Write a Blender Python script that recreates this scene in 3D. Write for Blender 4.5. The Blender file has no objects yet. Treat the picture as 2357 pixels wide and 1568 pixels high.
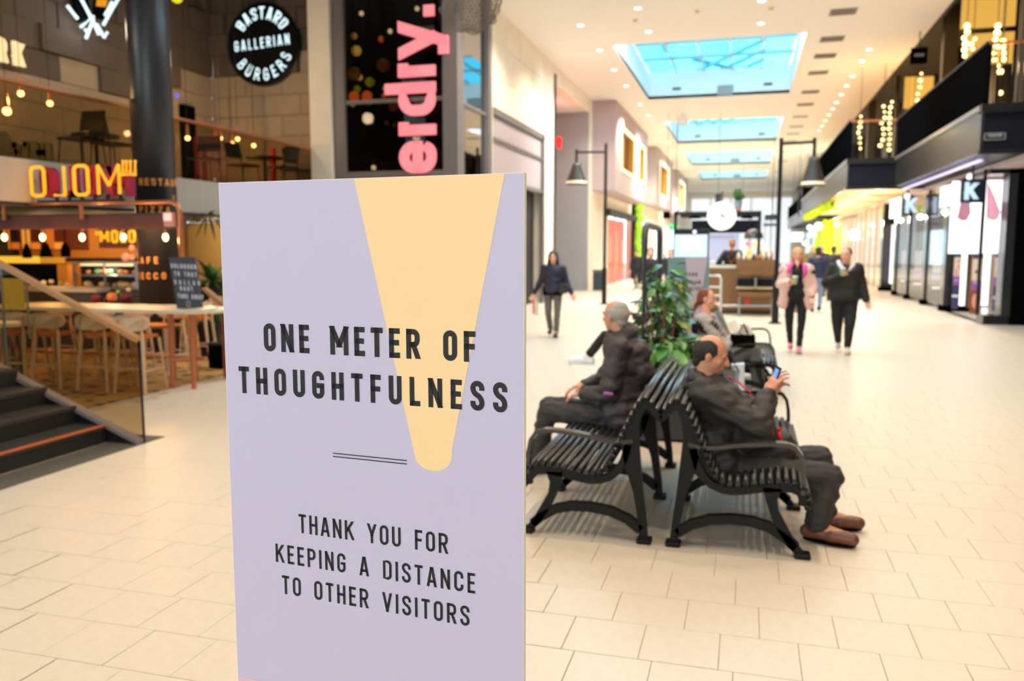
import bpy, bmesh, math, random
from mathutils import Vector, Matrix, noise
random.seed(7)
SC = bpy.context.scene
COL = SC.collection
V = Vector
# ---------------------------------------------------------------- camera
FPX, CX, CY, EYE = 1900.0, 1178.5, 784.0, 1.65
TH = math.atan((CY-570)/FPX)
PSI = math.atan((1719-CX)/FPX*math.cos(TH))
cd = bpy.data.cameras.new('camera'); cam = bpy.data.objects.new('camera', cd); COL.objects.link(cam)
cam.location = (0, 0, EYE); cam.rotation_euler = (math.pi/2-TH, 0, PSI)
cd.sensor_width = 36; cd.lens = FPX*36/2357; cd.clip_start = .05; cd.clip_end = 300
cd.dof.use_dof = True; cd.dof.focus_distance = 1.75; cd.dof.aperture_fstop = 3.5
SC.camera = cam
# ---------------------------------------------------------------- world, exposure, large lights
SC.view_settings.view_transform = 'Standard'; SC.view_settings.look = 'None'
SC.view_settings.gamma = 1; SC.view_settings.use_curve_mapping = False
SC.view_settings.exposure = 0.0
w = bpy.data.worlds.new('world'); SC.world = w; w.use_nodes = True
bg = w.node_tree.nodes['Background']; bg.inputs[1].default_value = 1
_n = w.node_tree.nodes; _l = w.node_tree.links; _t = _n.new('ShaderNodeTexCoord'); _z = _n.new('ShaderNodeTexNoise'); _z.inputs['Scale'].default_value = 5; _z.inputs['Detail'].default_value = 3
_r = _n.new('ShaderNodeValToRGB'); _r.color_ramp.elements[0].position = .42; _r.color_ramp.elements[0].color = (1.0, 2.2, 2.7, 1); _r.color_ramp.elements[1].position = .6; _r.color_ramp.elements[1].color = (3.6, 3.9, 4.0, 1)
_l.new(_t.outputs['Generated'], _z.inputs['Vector']); _l.new(_z.outputs[0], _r.inputs[0]); _l.new(_r.outputs[0], bg.inputs[0])   # thin cloud over a pale blue sky
ZC = 7.3
SKY = [(10.2, 18.6), (23.9, 32.8), (38.6, 46.8), (51.3, 59.3), (64.6, 72)]
SKX = (-3.8, 1.34)
def lamp(kind, loc, energy, color, size=.1, sizey=None, rot=(0, 0, 0), spot=None, blend=.6):
    l = bpy.data.lights.new('lamp', kind); o = bpy.data.objects.new('lamp', l); COL.objects.link(o)
    l.energy = energy; l.color = color; o.location = loc; o.rotation_euler = rot
    if kind == 'AREA':
        l.size = size
        if sizey: l.shape = 'RECTANGLE'; l.size_y = sizey
    elif kind in ('POINT', 'SPOT'): l.shadow_soft_size = size
    if kind == 'SPOT': l.spot_size = math.radians(spot or 110); l.spot_blend = blend
    return o
for i, (a, b) in enumerate(SKY):   # daylight falling through each roof light
    if i == 0: lamp('AREA', ((SKX[0]+SKX[1])/2, (a+b)/2, 8.15), 620, (.70, .87, 1.0), 4.8, b-a-.4)
    else: lamp('AREA', ((SKX[0]+SKX[1])/2, a+.45, 8.1), 1000, (.84, .94, 1.0), 4.8, .7)
lamp('AREA', (-1.5, -8.6, 3.2), 400, (1.0, .84, .74), 11, 5.6, rot=(math.pi/2, 0, 0))     # fill lamp added behind the camera to brighten the sign board
WARM = (1.0, .83, .64)
ROWL, ROWR = -4.25, 3.2
for y in (1, 4, 7, 10, 13, 16, 19, 22.5, 26, 30, 34, 39, 45, 52, 60, 68):
    lamp('SPOT', (ROWL, y, 7.22), 90 if y < 15 else 500 if y < 32 else 1300, WARM, .05, spot=130)
    lamp('SPOT', (ROWR, y, 7.22), 330 if y < 15 else 500 if y < 32 else 1300, WARM, .05, spot=130)
for x, y, e in ((-.6, 2.0, 330), (-.75, 5.0, 620), (-2.9, 6.6, 200), (-1.2, 20.6, 330)):
    lamp('SPOT', (x, y, 7.22), e, WARM, .022, spot=110)
# ---------------------------------------------------------------- geometry of the view: pixels measured in the photo -> world points
def ray(u, v):
    x = (u-CX)/FPX; y = (CY-v)/FPX
    fh = math.cos(TH)+y*math.sin(TH); z = -math.sin(TH)+y*math.cos(TH)
    return V((x*math.cos(PSI)-fh*math.sin(PSI), x*math.sin(PSI)+fh*math.cos(PSI), z))
E0 = V((0, 0, EYE))
def at_y(u, v, y): r = ray(u, v); return E0+r*(y/r.y)
def at_x(u, v, x): r = ray(u, v); return E0+r*(x/r.x)
def at_z(u, v, z): r = ray(u, v); return E0+r*((z-EYE)/r.z)
# ---------------------------------------------------------------- materials
def lin(c): return tuple(((x/255)/12.92 if x/255 <= .04045 else ((x/255+.055)/1.055)**2.4) for x in c)
MATS = {}
def mat(name, c, rough=.6, metal=0, var=.08, scale=8, emit=0, bump=0, spec=.5, coat=0, stretch=None):
    if name in MATS: return MATS[name]
    m = bpy.data.materials.new(name); MATS[name] = m; m.use_nodes = True
    nt = m.node_tree; N = nt.nodes; Lk = nt.links; p = N['Principled BSDF']
    c = lin(c)
    p.inputs['Base Color'].default_value = (*c, 1); p.inputs['Roughness'].default_value = rough
    p.inputs['Metallic'].default_value = metal; p.inputs['Specular IOR Level'].default_value = spec
    if coat: p.inputs['Coat Weight'].default_value = coat
    if emit:
        p.inputs['Emission Color'].default_value = (*c, 1); p.inputs['Emission Strength'].default_value = emit
        p.inputs['Base Color'].default_value = (*[x*.3 for x in c], 1)
        return m
    tc = N.new('ShaderNodeTexCoord'); nz = N.new('ShaderNodeTexNoise'); nz.inputs['Scale'].default_value = scale
    nz.inputs['Detail'].default_value = 4
    src = tc.outputs['Object']
    if stretch:
        mp = N.new('ShaderNodeMapping'); mp.inputs['Scale'].default_value = stretch; Lk.new(src, mp.inputs[0]); src = mp.outputs[0]
    Lk.new(src, nz.inputs['Vector'])
    mx = N.new('ShaderNodeMix'); mx.data_type = 'RGBA'
    mx.inputs[6].default_value = (*[x*(1-var) for x in c], 1); mx.inputs[7].default_value = (*[min(1, x*(1+var)) for x in c], 1)
    Lk.new(nz.outputs[0], mx.inputs[0]); Lk.new(mx.outputs[2], p.inputs['Base Color'])
    if bump:
        b = N.new('ShaderNodeBump'); b.inputs['Strength'].default_value = bump; b.inputs['Distance'].default_value = .02
        Lk.new(nz.outputs[0], b.inputs['Height']); Lk.new(b.outputs[0], p.inputs['Normal'])
    return m
def glass(name, tint=(255, 255, 255), gloss=.05, rough=.02, fk=.6):
    m = bpy.data.materials.new(name); m.use_nodes = True; nt = m.node_tree; N = nt.nodes; Lk = nt.links
    N.remove(N['Principled BSDF']); out = N['Material Output']
    t = N.new('ShaderNodeBsdfTransparent'); t.inputs[0].default_value = (*lin(tint), 1)
    g = N.new('ShaderNodeBsdfGlossy'); g.inputs['Roughness'].default_value = rough
    f = N.new('ShaderNodeFresnel'); f.inputs[0].default_value = 1.45
    a = N.new('ShaderNodeMath'); a.operation = 'MULTIPLY_ADD'; a.inputs[1].default_value = fk; a.inputs[2].default_value = gloss; a.use_clamp = True
    mx = N.new('ShaderNodeMixShader'); Lk.new(f.outputs[0], a.inputs[0]); Lk.new(a.outputs[0], mx.inputs[0])
    Lk.new(t.outputs[0], mx.inputs[1]); Lk.new(g.outputs[0], mx.inputs[2]); Lk.new(mx.outputs[0], out.inputs[0])
    return m
def glow(name, c, s=1.0):
    return mat(name, c, emit=s)
# ---------------------------------------------------------------- object helpers
ORG = {}
def own(o, label=None, cat=None, group=None, kind=None):
    if label: o['label'] = label
    if cat: o['category'] = cat
    if group: o['group'] = group
    if kind: o['kind'] = kind
    return o
def thing(name, label, cat, loc=(0, 0, 0), group=None):
    o = bpy.data.objects.new(name, None); COL.objects.link(o); o.location = loc; o.empty_display_size = .1
    ORG[o] = V(loc)
    return own(o, label, cat, group)
def link(name, me, parent, m=None):
    o = bpy.data.objects.new(name, me); COL.objects.link(o)
    if m and not me.materials: me.materials.append(m)
    if parent: o.parent = parent; ORG[o] = ORG[parent]
    else: ORG[o] = V((0, 0, 0))
    return o
def copy_tree(o, parent=None):
    c = o.copy(); COL.objects.link(c); c.parent = parent
    if parent is None: ORG[c] = ORG[o]
    for ch in o.children: copy_tree(ch, c)
    return c
def basis(d):
    d = d.normalized(); a = V((0, 0, 1)) if abs(d.z) < .9 else V((1, 0, 0))
    x = d.cross(a).normalized(); return x, x.cross(d).normalized()
class MB:
    def __init__(s): s.v = []; s.f = []
    def add(s, vs, fs):
        n = len(s.v); s.v += [tuple(q) for q in vs]; s.f += [tuple(i+n for i in q) for q in fs]; return s
    def box(s, x0, x1, y0, y1, z0, z1):
        return s.add([(x0, y0, z0), (x1, y0, z0), (x1, y1, z0), (x0, y1, z0), (x0, y0, z1), (x1, y0, z1), (x1, y1, z1), (x0, y1, z1)],
                     [(0, 3, 2, 1), (4, 5, 6, 7), (0, 1, 5, 4), (1, 2, 6, 5), (2, 3, 7, 6), (3, 0, 4, 7)])
    def bbox(s, x0, x1, y0, y1, z0, z1, b=.01):   # bevelled box
        bm = bmesh.new(); bmesh.ops.create_cube(bm, size=1)
        for q in bm.verts: q.co = V(((x0+x1)/2+q.co.x*(x1-x0), (y0+y1)/2+q.co.y*(y1-y0), (z0+z1)/2+q.co.z*(z1-z0)))
        bmesh.ops.bevel(bm, geom=bm.edges[:], offset=b, segments=2, affect='EDGES', profile=.5)
        s.add([q.co[:] for q in bm.verts], [[q.index for q in f.verts] for f in bm.faces]); bm.free(); return s
    def cyl(s, p0, p1, r0, r1=None, n=12, cap=True):
        r1 = r0 if r1 is None else r1; p0 = V(p0); p1 = V(p1); x, y = basis(p1-p0); vs = []
        for p, r in ((p0, r0), (p1, r1)):
            for i in range(n):
                a = 2*math.pi*i/n; vs.append(p+x*math.cos(a)*r+y*math.sin(a)*r)
        fs = [(i, (i+1) % n, n+(i+1) % n, n+i) for i in range(n)]
        if cap: fs += [tuple(range(n-1, -1, -1)), tuple(range(n, 2*n))]
        return s.add(vs, fs)
    def tube(s, pts, r, n=8):
        pts = [V(p) for p in pts]; rings = []
        for i, p in enumerate(pts):
            d = (pts[min(i+1, len(pts)-1)]-pts[max(i-1, 0)]); x, y = basis(d)
            if rings:   # keep twist low
                px = rings[-1][1]; dd = d.normalized(); x = (px-dd*px.dot(dd)).normalized(); y = dd.cross(x)
            rr = r[i] if isinstance(r, (list, tuple)) else r
            rings.append(([p+x*math.cos(2*math.pi*k/n)*rr+y*math.sin(2*math.pi*k/n)*rr for k in range(n)], x))
        vs = [q for R in rings for q in R[0]]; fs = []
        for i in range(len(pts)-1):
            for k in range(n): fs.append((i*n+k, i*n+(k+1) % n, (i+1)*n+(k+1) % n, (i+1)*n+k))
        fs += [tuple(range(n-1, -1, -1)), tuple(range((len(pts)-1)*n, len(pts)*n))]
        return s.add(vs, fs)
    def sph(s, c, r, n=10, m=7, ax=None):
        c = V(c); r = (r, r, r) if not isinstance(r, (tuple, list)) else r
        ax = ax or (V((1, 0, 0)), V((0, 1, 0)), V((0, 0, 1)))
        P = lambda a, b, d: c+ax[0]*a*r[0]+ax[1]*b*r[1]+ax[2]*d*r[2]
        vs = [P(0, 0, 1)]
        for j in range(1, m):
            t = math.pi*j/m
            for i in range(n):
                a = 2*math.pi*i/n; vs.append(P(math.sin(t)*math.cos(a), math.sin(t)*math.sin(a), math.cos(t)))
        vs.append(P(0, 0, -1)); L = len(vs)-1
        fs = [(0, 1+i, 1+(i+1) % n) for i in range(n)]
        for j in range(m-2):
            for i in range(n): fs.append((1+j*n+i, 1+(j+1)*n+i, 1+(j+1)*n+(i+1) % n, 1+j*n+(i+1) % n))
        fs += [(L, L-n+(i+1) % n, L-n+i) for i in range(n)]
        return s.add(vs, fs)
    def cap(s, p0, p1, r0, r1=None, n=10):
        r1 = r0 if r1 is None else r1; p0 = V(p0); p1 = V(p1); d = p1-p0
        if d.length < 1e-5: return s.sph(p0, r0, n)
        u = d.normalized(); pts = []; rr = []
        for k in (-.98, -.7, -.35, 0): pts.append(p0+u*r0*k); rr.append(r0*math.sqrt(max(.02, 1-k*k)))
        for k in (0, .35, .7, .98): pts.append(p1+u*r1*k); rr.append(r1*math.sqrt(max(.02, 1-k*k)))
        return s.tube(pts, rr, n)
    def prism(s, poly, d):      # planar polygon (3D points) extruded by vector d
        n = len(poly); d = V(d); a = [V(p) for p in poly]
        return s.add(a+[p+d for p in a], [tuple(range(n-1, -1, -1)), tuple(range(n, 2*n))]+[(i, (i+1) % n, n+(i+1) % n, n+i) for i in range(n)])
    def ribbon(s, pts, ws, y0, y1):   # bar with a curved profile in x,z, extruded along y
        L = len(pts); vs = []
        for i, (x, z) in enumerate(pts):
            a = pts[max(i-1, 0)]; b = pts[min(i+1, L-1)]; dx, dz = b[0]-a[0], b[1]-a[1]; q = math.hypot(dx, dz); nx, nz = -dz/q, dx/q
            wv = ws[i] if isinstance(ws, (list, tuple)) else ws
            for y in (y0, y1): vs += [(x+nx*wv, y, z+nz*wv), (x-nx*wv, y, z-nz*wv)]
        fs = [(0, 1, 3, 2), (4*L-4, 4*L-2, 4*L-1, 4*L-3)]
        for i in range(L-1):
            k = 4*i; fs += [(k, k+4, k+5, k+1), (k+2, k+3, k+7, k+6), (k, k+2, k+6, k+4), (k+1, k+5, k+7, k+3)]
        return s.add(vs, fs)
    def lathe(s, c, prof, n=20):
        c = V(c); vs = []; fs = []
        for r, z in prof:
            for i in range(n): a = 2*math.pi*i/n; vs.append(c+V((r*math.cos(a), r*math.sin(a), z)))
        for j in range(len(prof)-1):
            for i in range(n): fs.append((j*n+i, j*n+(i+1) % n, (j+1)*n+(i+1) % n, (j+1)*n+i))
        return s.add(vs, fs)
    def quad(s, a, b, c, d): return s.add([a, b, c, d], [(0, 1, 2, 3)])
    def mesh(s, name, org=V((0, 0, 0)), smooth=False):
        me = bpy.data.meshes.new(name); o = V(org)
        me.from_pydata([(x-o.x, y-o.y, z-o.z) for x, y, z in s.v], [], s.f); me.update()
        if smooth:
            for p in me.polygons: p.use_smooth = True
        return me
    def build(s, name, m, parent=None, smooth=False, label=None):
        o = link(name, s.mesh(name, ORG[parent] if parent else V((0, 0, 0)), smooth), parent, m)
        if label: o['label'] = label
        return o
def box(name, m, a, parent=None, b=0, label=None):
    q = MB()
    if b: q.bbox(*a, b=b)
    else: q.box(*a)
    return q.build(name, m, parent, label=label)
def struct(o): o['kind'] = 'structure'; return o
ORD = ['nearest', 'second', 'third', 'fourth', 'fifth', 'sixth', 'seventh', 'eighth', 'ninth', 'tenth', 'eleventh', 'twelfth', 'thirteenth', 'fourteenth', 'fifteenth', 'sixteenth', 'seventeenth', 'eighteenth', 'nineteenth', 'twentieth']
# ---------------------------------------------------------------- stroke lettering
R1 = 1
GL = {  # (points x,y,rounded) lists; '!' marks closed
 'A': [[(0, 0), (.43, 1)], [(.57, 1), (1, 0)], [(.18, .24), (.82, .24)], [(.43, 1), (.57, 1)]],
 'B': [['!', (0, 0), (1, 0, 1), (1, .53, 1), (0, .53)], ['!', (0, .53), (.95, .53, 1), (.95, 1, 1), (0, 1)]],
 'C': [[(1, .68), (1, 1, 1), (0, 1, 1), (0, 0, 1), (1, 0, 1), (1, .32)]],
 'D': [['!', (0, 0), (1, 0, 1), (1, 1, 1), (0, 1)]],
 'E': [[(0, 0), (0, 1)], [(0, 1), (1, 1)], [(0, .52), (.85, .52)], [(0, 0), (1, 0)]],
 'F': [[(0, 0), (0, 1)], [(0, 1), (1, 1)], [(0, .5), (.88, .5)]],
 'G': [[(1, .72), (1, 1, 1), (0, 1, 1), (0, 0, 1), (1, 0, 1), (1, .47)], [(1, .47), (.6, .47)]],
 'H': [[(0, 0), (0, 1)], [(1, 0), (1, 1)], [(0, .5), (1, .5)]],
 'I': [[(.5, 0), (.5, 1)]],
 'J': [[(1, 1), (1, 0, 1), (0, 0, 1), (0, .25)]],
 'K': [[(0, 0), (0, 1)], [(.95, 1.0), (.08, .42)], [(.38, .6), (1, 0)]],
 'L': [[(0, 0), (0, 1)], [(0, 0), (1, 0)]],
 'M': [[(0, 0), (0, 1)], [(1, 0), (1, 1)], [(0, 1), (.5, .3)], [(.5, .3), (1, 1)]],
 'N': [[(0, 0), (0, 1)], [(1, 0), (1, 1)], [(.02, 1), (.98, 0)]],
 'O': [['!', (0, 0, 1), (1, 0, 1), (1, 1, 1), (0, 1, 1)]],
 'P': [[(0, 0), (0, 1)], [(0, 1), (1, 1, 1), (1, .46, 1), (0, .46)]],
 'Q': [['!', (0, 0, 1), (1, 0, 1), (1, 1, 1), (0, 1, 1)], [(.6, .2), (1, 0)]],
 'R': [[(0, 0), (0, 1)], [(0, 1), (1, 1, 1), (1, .47, 1), (0, .47)], [(.55, .47), (1, 0)]],
 'S': [[(1, .72), (1, 1, 1), (0, 1, 1), (0, .62, 1), (1, .42, 1), (1, 0, 1), (0, 0, 1), (0, .28)]],
 'T': [[(.5, 0), (.5, 1)], [(0, 1), (1, 1)]],
 'U': [[(0, 1), (0, 0, 1), (1, 0, 1), (1, 1)]],
 'V': [[(0, 1), (.5, 0)], [(.5, 0), (1, 1)]],
 'W': [[(0, 1), (.25, 0)], [(.25, 0), (.5, .8)], [(.5, .8), (.75, 0)], [(.75, 0), (1, 1)]],
 'Y': [[(0, 1), (.5, .42)], [(1, 1), (.5, .42)], [(.5, .42), (.5, 0)]],
 'Z': [[(0, 1), (1, 1)], [(1, 1), (0, 0)], [(0, 0), (1, 0)]],
 'Ö': [['!', (0, 0, 1), (1, 0, 1), (1, .8, 1), (0, .8, 1)], [(.2, 1.06), (.22, 1.06)], [(.78, 1.06), (.8, 1.06)]],
 '"': [[(.15, .78), (.15, 1)], [(.55, .78), (.55, 1)], [(.95, .78), (.95, 1)]],
 'e': [[(0, .5), (1, .5)], [(1, .5), (1, 1, 1), (0, 1, 1), (0, 0, 1), (.92, 0, 1), (.97, .2)]],
 'r': [[(0, 0), (0, 1)], [(0, .5), (0, 1, 1), (.9, 1)]],
 'd': [['!', (0, 0, 1), (1, 0), (1, 1), (0, 1, 1)], [(1, 0), (1, 1.5)]],
 'y': [[(0, 1), (.5, 0)], [(1, 1), (.45, -.3)], [(.45, -.3), (.35, -.48), (.05, -.48)]],
 '.': [[(.5, .02), (.5, .04)]],
}
GW = {'I': 0, 'M': .72, 'W': .75, 'N': .52, 'A': .54, 'K': .54, 'V': .54, 'Y': .52, 'T': .46, 'E': .41, 'F': .41, 'L': .40, '.': .2, 'r': .34, 'e': .8, 'd': .82, 'y': .85, '"': .3}
def rounded(pts, W, H, t, closed, rad):
    P = [(t/2+p[0]*W, t/2+p[1]*H, len(p) > 2) for p in pts]; out = []; n = len(P)
    for i, (x, y, r) in enumerate(P):
        if not r: out.append((x, y)); continue
        a = P[i-1]; b = P[(i+1) % n]
        da = V((a[0]-x, a[1]-y)); db = V((b[0]-x, b[1]-y))
        q = min(rad, da.length*.5 if a[2] or closed else da.length, db.length*.5 if b[2] or closed else db.length)
        s = V((x, y))+da.normalized()*q; e = V((x, y))+db.normalized()*q; c = V((x, y))
        for k in range(9):
            u = k/8; u2 = 1-u
            # rational quadratic -> circular corner
            w_ = .7071; d = u2*u2+2*u*u2*w_+u*u; pt = (s*(u2*u2)+c*(2*u*u2*w_)+e*(u*u))/d
            out.append((pt.x, pt.y))
    return out
def glyph_paths(ch, w, t, rad=None, h=1.0):
    W = w-t; H = h-t; rad = rad if rad is not None else W/2; res = []
    for st in GL.get(ch, []):
        closed = st[0] == '!'; pts = st[1:] if closed else st
        if any(len(p) > 2 for p in pts): res.append((rounded(pts, W, H, t, closed, rad), closed, True))
        else:
            q = [(t/2+p[0]*W, t/2+p[1]*H) for p in pts]
            for i in range(len(q)-1): res.append(([q[i], q[i+1]], False, False))
            if closed: res.append(([q[-1], q[0]], False, False))
    return res
def stroke_polys(path, closed, t):
    L = len(path); P = [V(p) for p in path]; A = []
    if not closed and L >= 2:
        axis = lambda d: abs(d.x) < 1e-4 or abs(d.y) < 1e-4
        d0 = (P[0]-P[1]); d1 = (P[-1]-P[-2]); edge = lambda p: L == 2 or p.y < t/2+.01 or p.y > 1-t/2-.01
        if axis(d0) and edge(P[0]): P[0] = P[0]+d0.normalized()*t/2
        if axis(d1) and edge(P[-1]): P[-1] = P[-1]+d1.normalized()*t/2
        if L == 2 and not axis(d0):   # diagonals: horizontal cuts kept inside the cap height
            d = d1.normalized(); k = t/2/max(.35, abs(d.y)); P[0] -= d*t/2*abs(d.y); P[1] += d*t/2*abs(d.y); k = t/2/max(.5, abs(d.y))
            return [[(P[0].x-k, P[0].y), (P[0].x+k, P[0].y), (P[1].x+k, P[1].y), (P[1].x-k, P[1].y)]]
    for i in range(L):
        a = P[i-1] if (closed or i > 0) else P[i]; b = P[(i+1) % L] if (closed or i < L-1) else P[i]
        d = (b-a); d = d.normalized() if d.length > 1e-9 else V((1, 0)); nn = V((-d.y, d.x))
        A.append((P[i]+nn*t/2, P[i]-nn*t/2))
    out = []
    for i in range(L if closed else L-1):
        j = (i+1) % L; out.append([A[i][0][:], A[i][1][:], A[j][1][:], A[j][0][:]])
    return out
def layout(txt, h, total=None, t=.2, wid=1.0, track=.25):
    """list of (char, x, width) in units of h; if total is given the tracking is fitted"""
    ws = [(.38 if c == ' ' else (t if c == 'I' else GW.get(c, .5)*wid)) for c in txt]
    if total is not None:
        track = (total/h-sum(ws))/(len(txt)-1)
    out = []; x = 0
    for c, w_ in zip(txt, ws): out.append((c, x, w_)); x += w_+track
    return out, x-track
def text_mesh(mb, txt, org, ex, ey, h, total=None, t=.2, wid=1.0, track=.25, depth=0, warp=None, lower=False, mirror=False):
    """lettering on a plane: org = lower left corner, ex / ey unit vectors"""
    ex = V(ex).normalized(); ey = V(ey).normalized(); en = ex.cross(ey); lay, tw = layout(txt, h, total, t, wid, track)
    for c, x0, w_ in lay:
        for path, closed, _ in glyph_paths(c, w_ if c != 'I' else t, t):
            for poly in stroke_polys(path, closed, t):
                pts = []
                for px, py in poly:
                    sx = (x0+px)*h; sy = py*h
                    if mirror: sx = tw*h-sx
                    pts.append(warp(sx, sy) if warp else V(org)+ex*sx+ey*sy)
                if depth: mb.prism(pts, en*depth)
                else: mb.add(pts, [tuple(range(len(pts)))])
    return tw*h
def letters(txt, m_, parent, org, ex, ey, h, total=None, t=.2, wid=1.0, track=.25, depth=0, warp=None, mirror=False, name='letter'):
    lay, tw = layout(txt, h, total, t, wid, track); X0 = V(ex).normalized()
    for c, x0, w_ in lay:
        if c == ' ': continue
        mb = MB(); sh = (tw-x0-w_)*h if mirror else x0*h
        wf = (lambda f: (lambda sx, sy: f(sx+x0*h, sy)))(warp) if warp else None
        text_mesh(mb, c, V(org)+X0*sh, ex, ey, h, None, t, wid, track, depth, wf, mirror=mirror); mb.build(name, m_, parent)
def neon(mb, txt, org, ex, ey, h, r, total=None, wid=1.0, track=.25, mirror=False):
    ex = V(ex); ey = V(ey); lay, tw = layout(txt, h, total, .08, wid, track)
    for c, x0, w_ in lay:
        for path, closed, _ in glyph_paths(c, w_, .08, rad=.16):
            pts = [V(org)+ex*((tw-(x0+a) if mirror else x0+a)*h)+ey*b*h for a, b in path]
            if closed: pts.append(pts[0])
            mb.tube(pts, r, 8)
# ================================================================ materials
M = dict(
 tile=mat('floor_stone', (210, 194, 174), .40, var=.09, scale=22, bump=.04), grout=mat('grout', (186, 170, 148), .8),
 ceil=mat('ceiling_plaster', (240, 232, 222), .8, var=.02), well=mat('well_white', (232, 238, 240), .7, var=.02),
 conc=mat('wall_concrete', (238, 224, 204), .75, var=.10, scale=2.2, bump=.12), concg=mat('grey_concrete', (150, 150, 148), .75, var=.10, scale=2, bump=.1),
 stone=mat('stone_light', (150, 130, 108), .85, var=.12, scale=3, bump=.15), stoned=mat('stone_dark', (82, 68, 56), .85, var=.15, scale=3, bump=.15),
 fascia=mat('fascia_board', (176, 164, 150), .8, var=.10, scale=5, stretch=(1, 3, .3)),
 dark=mat('black_metal', (20, 19, 20), .45, var=.05, spec=.35), navy=mat('navy_cladding', (24, 24, 34), .6, var=.05, spec=.1), black=mat('flat_black', (10, 10, 11), .9, spec=0),
 soffd=mat('dark_soffit', (38, 34, 32), .8), bronze=mat('bronze_panel', (70, 58, 44), .32, metal=.4, var=.15, scale=2),
 steel=mat('brushed_steel', (176, 178, 180), .3, metal=.8, var=.05), greym=mat('grey_mullion', (122, 110, 106), .5, metal=.2, var=.04),
 copper=mat('copper_pipe', (196, 122, 84), .35, metal=.7, var=.06), wood=mat('oak_wood', (170, 118, 68), .5, var=.2, scale=6, stretch=(1, 8, 8)),
 woodd=mat('red_brown_beam', (92, 36, 20), .6, var=.25, scale=5), walnut=mat('walnut_panel', (122, 84, 44), .5, var=.18, scale=5, stretch=(1, 8, 8)),
 lilac=mat('lilac_cladding', (176, 160, 160), .7, var=.05, scale=3), blackg=mat('black_gloss', (16, 16, 18), .15, var=.02),
 glass=glass('clear_glass'), gsmoke=glass('smoked_glass', (224, 214, 194), .012, fk=.03), gcyan=glass('roof_glass', (176, 234, 246), .0, fk=.1), gshop=glass('shop_glass', (255, 255, 255), .0, fk=.12), gmirror=glass('mirror_glass', (120, 140, 150), .45),
 gdark=glass('dark_glass', (200, 190, 180), .01, fk=.12),
 lampw=glow('lamp_warm', (255, 236, 200), 9), bulb=glow('bulb_amber', (255, 214, 140), 8), white=glow('lightbox_white', (252, 252, 255), 1.5),
 strip=glow('led_strip', (255, 222, 170), 2.2), red=glow('red_neon', (255, 140, 146), 1.0), orange=glow('amber_neon', (255, 176, 36), 1.25), cool=glow('cool_neon', (220, 248, 255), 1.15),
)
# ================================================================ the setting: floor of stone tiles
fl = struct(box('floor', M['grout'], (-15, 11, -9, 90, -.3, -.006)))
T = .315
bmt = MB().bbox(0, T-.003, 0, T-.003, -.02, 0, b=.0012); tile_me = bmt.mesh('tile'); tile_me.materials.append(M['tile'])
cells = []
def floor_ok(x, y): return not (x < -6.5 and y > 5.9)
for j in range(-6, 230):
    y = 3.5+T*(j-2)
    off = [0, .33, .66][(j*2) % 3]*T+(.05 if j % 4 == 1 else 0)
    for i in range(-44, 34):
        x = i*T+off
        if y < -2 or (y < 24 and x < -14) or not floor_ok(x, y): continue
        if x < -7 and y > 17: continue
        cells.append((x, y))
vis = []
for x, y in cells:
    fx = x*math.cos(PSI)+y*math.sin(PSI); fh = -x*math.sin(PSI)+y*math.cos(PSI)
    d = fh*math.cos(TH)+EYE*math.sin(TH)
    if d > .5:
        u = CX+FPX*fx/d; vv = CY-FPX*(fh*math.sin(TH)-EYE*math.cos(TH))/d
        if -60 < u < 2400 and vv < 1610 and not (560 < u < 1195): vis.append((d, x, y))
vis.sort(); near = set((x, y) for _, x, y in vis[:300]); rest = MB()
for x, y in cells:
    if (x, y) in near:
        o = link('tile', tile_me, fl); o.location = (x, y, random.uniform(-.0006, .0006))
    else: rest.add([(x, y, 0), (x+T-.004, y, 0), (x+T-.004, y+T-.004, 0), (x, y+T-.004, 0)], [(0, 1, 2, 3)])
own(rest.build('tile', M['tile'], fl), kind='stuff')
m = mat('patterned_carpet', (92, 72, 44), .9); nt = m.node_tree
vo = nt.nodes.new('ShaderNodeTexVoronoi'); vo.inputs['Scale'].default_value = 5; cr = nt.nodes.new('ShaderNodeValToRGB')
cr.color_ramp.elements[0].color = (*lin((58, 54, 56)), 1); cr.color_ramp.elements[1].color = (*lin((168, 128, 66)), 1); cr.color_ramp.elements[0].position = .25; cr.color_ramp.elements[1].position = .45
tc = nt.nodes.new('ShaderNodeTexCoord'); nt.links.new(tc.outputs['Object'], vo.inputs['Vector']); nt.links.new(vo.outputs['Distance'], cr.inputs[0]); nt.links.new(cr.outputs[0], nt.nodes['Principled BSDF'].inputs['Base Color'])
struct(box('trim_1', m, (-13, -6.5, 5.9, 16.5, -.01, .004)))
struct(box('trim_2', mat('dark_threshold', (84, 78, 68), .7), (-5.18, -4.86, 1.5, 6.0, -.01, .004)))
# ---------------- ceiling with roof lights
cb = MB(); z0, z1 = ZC, ZC+.12
cb.box(-5.9, SKX[0], -8, 88, z0, z1); cb.box(SKX[1], 4.4, -8, 88, z0, z1)
ys = [-8]+[q for a in SKY for q in a]+[88]
for i in range(0, len(ys), 2): cb.box(SKX[0], SKX[1], ys[i], ys[i+1], z0, z1)
struct(cb.build('ceiling', M['ceil']))
struct(MB().box(-14, -7.2, -8.2, -8, 0, 9.5).box(4.2, 10, -8.2, -8, 0, 9.5).box(-7.2, 4.2, -8.2, -8, 6.2, 9.5).build('wall_back', M['concg']))
wn = struct(box('added_window_1', M['greym'], (-7.3, 4.3, -8.15, -8.05, 6.1, 6.25)))  # unseen glazing added for the fill light behind the camera
for k in range(7): box('mullion', M['greym'], (-7.2+k*1.88, -7.1+k*1.88, -8.15, -8.05, 0, 6.1), wn)
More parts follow.
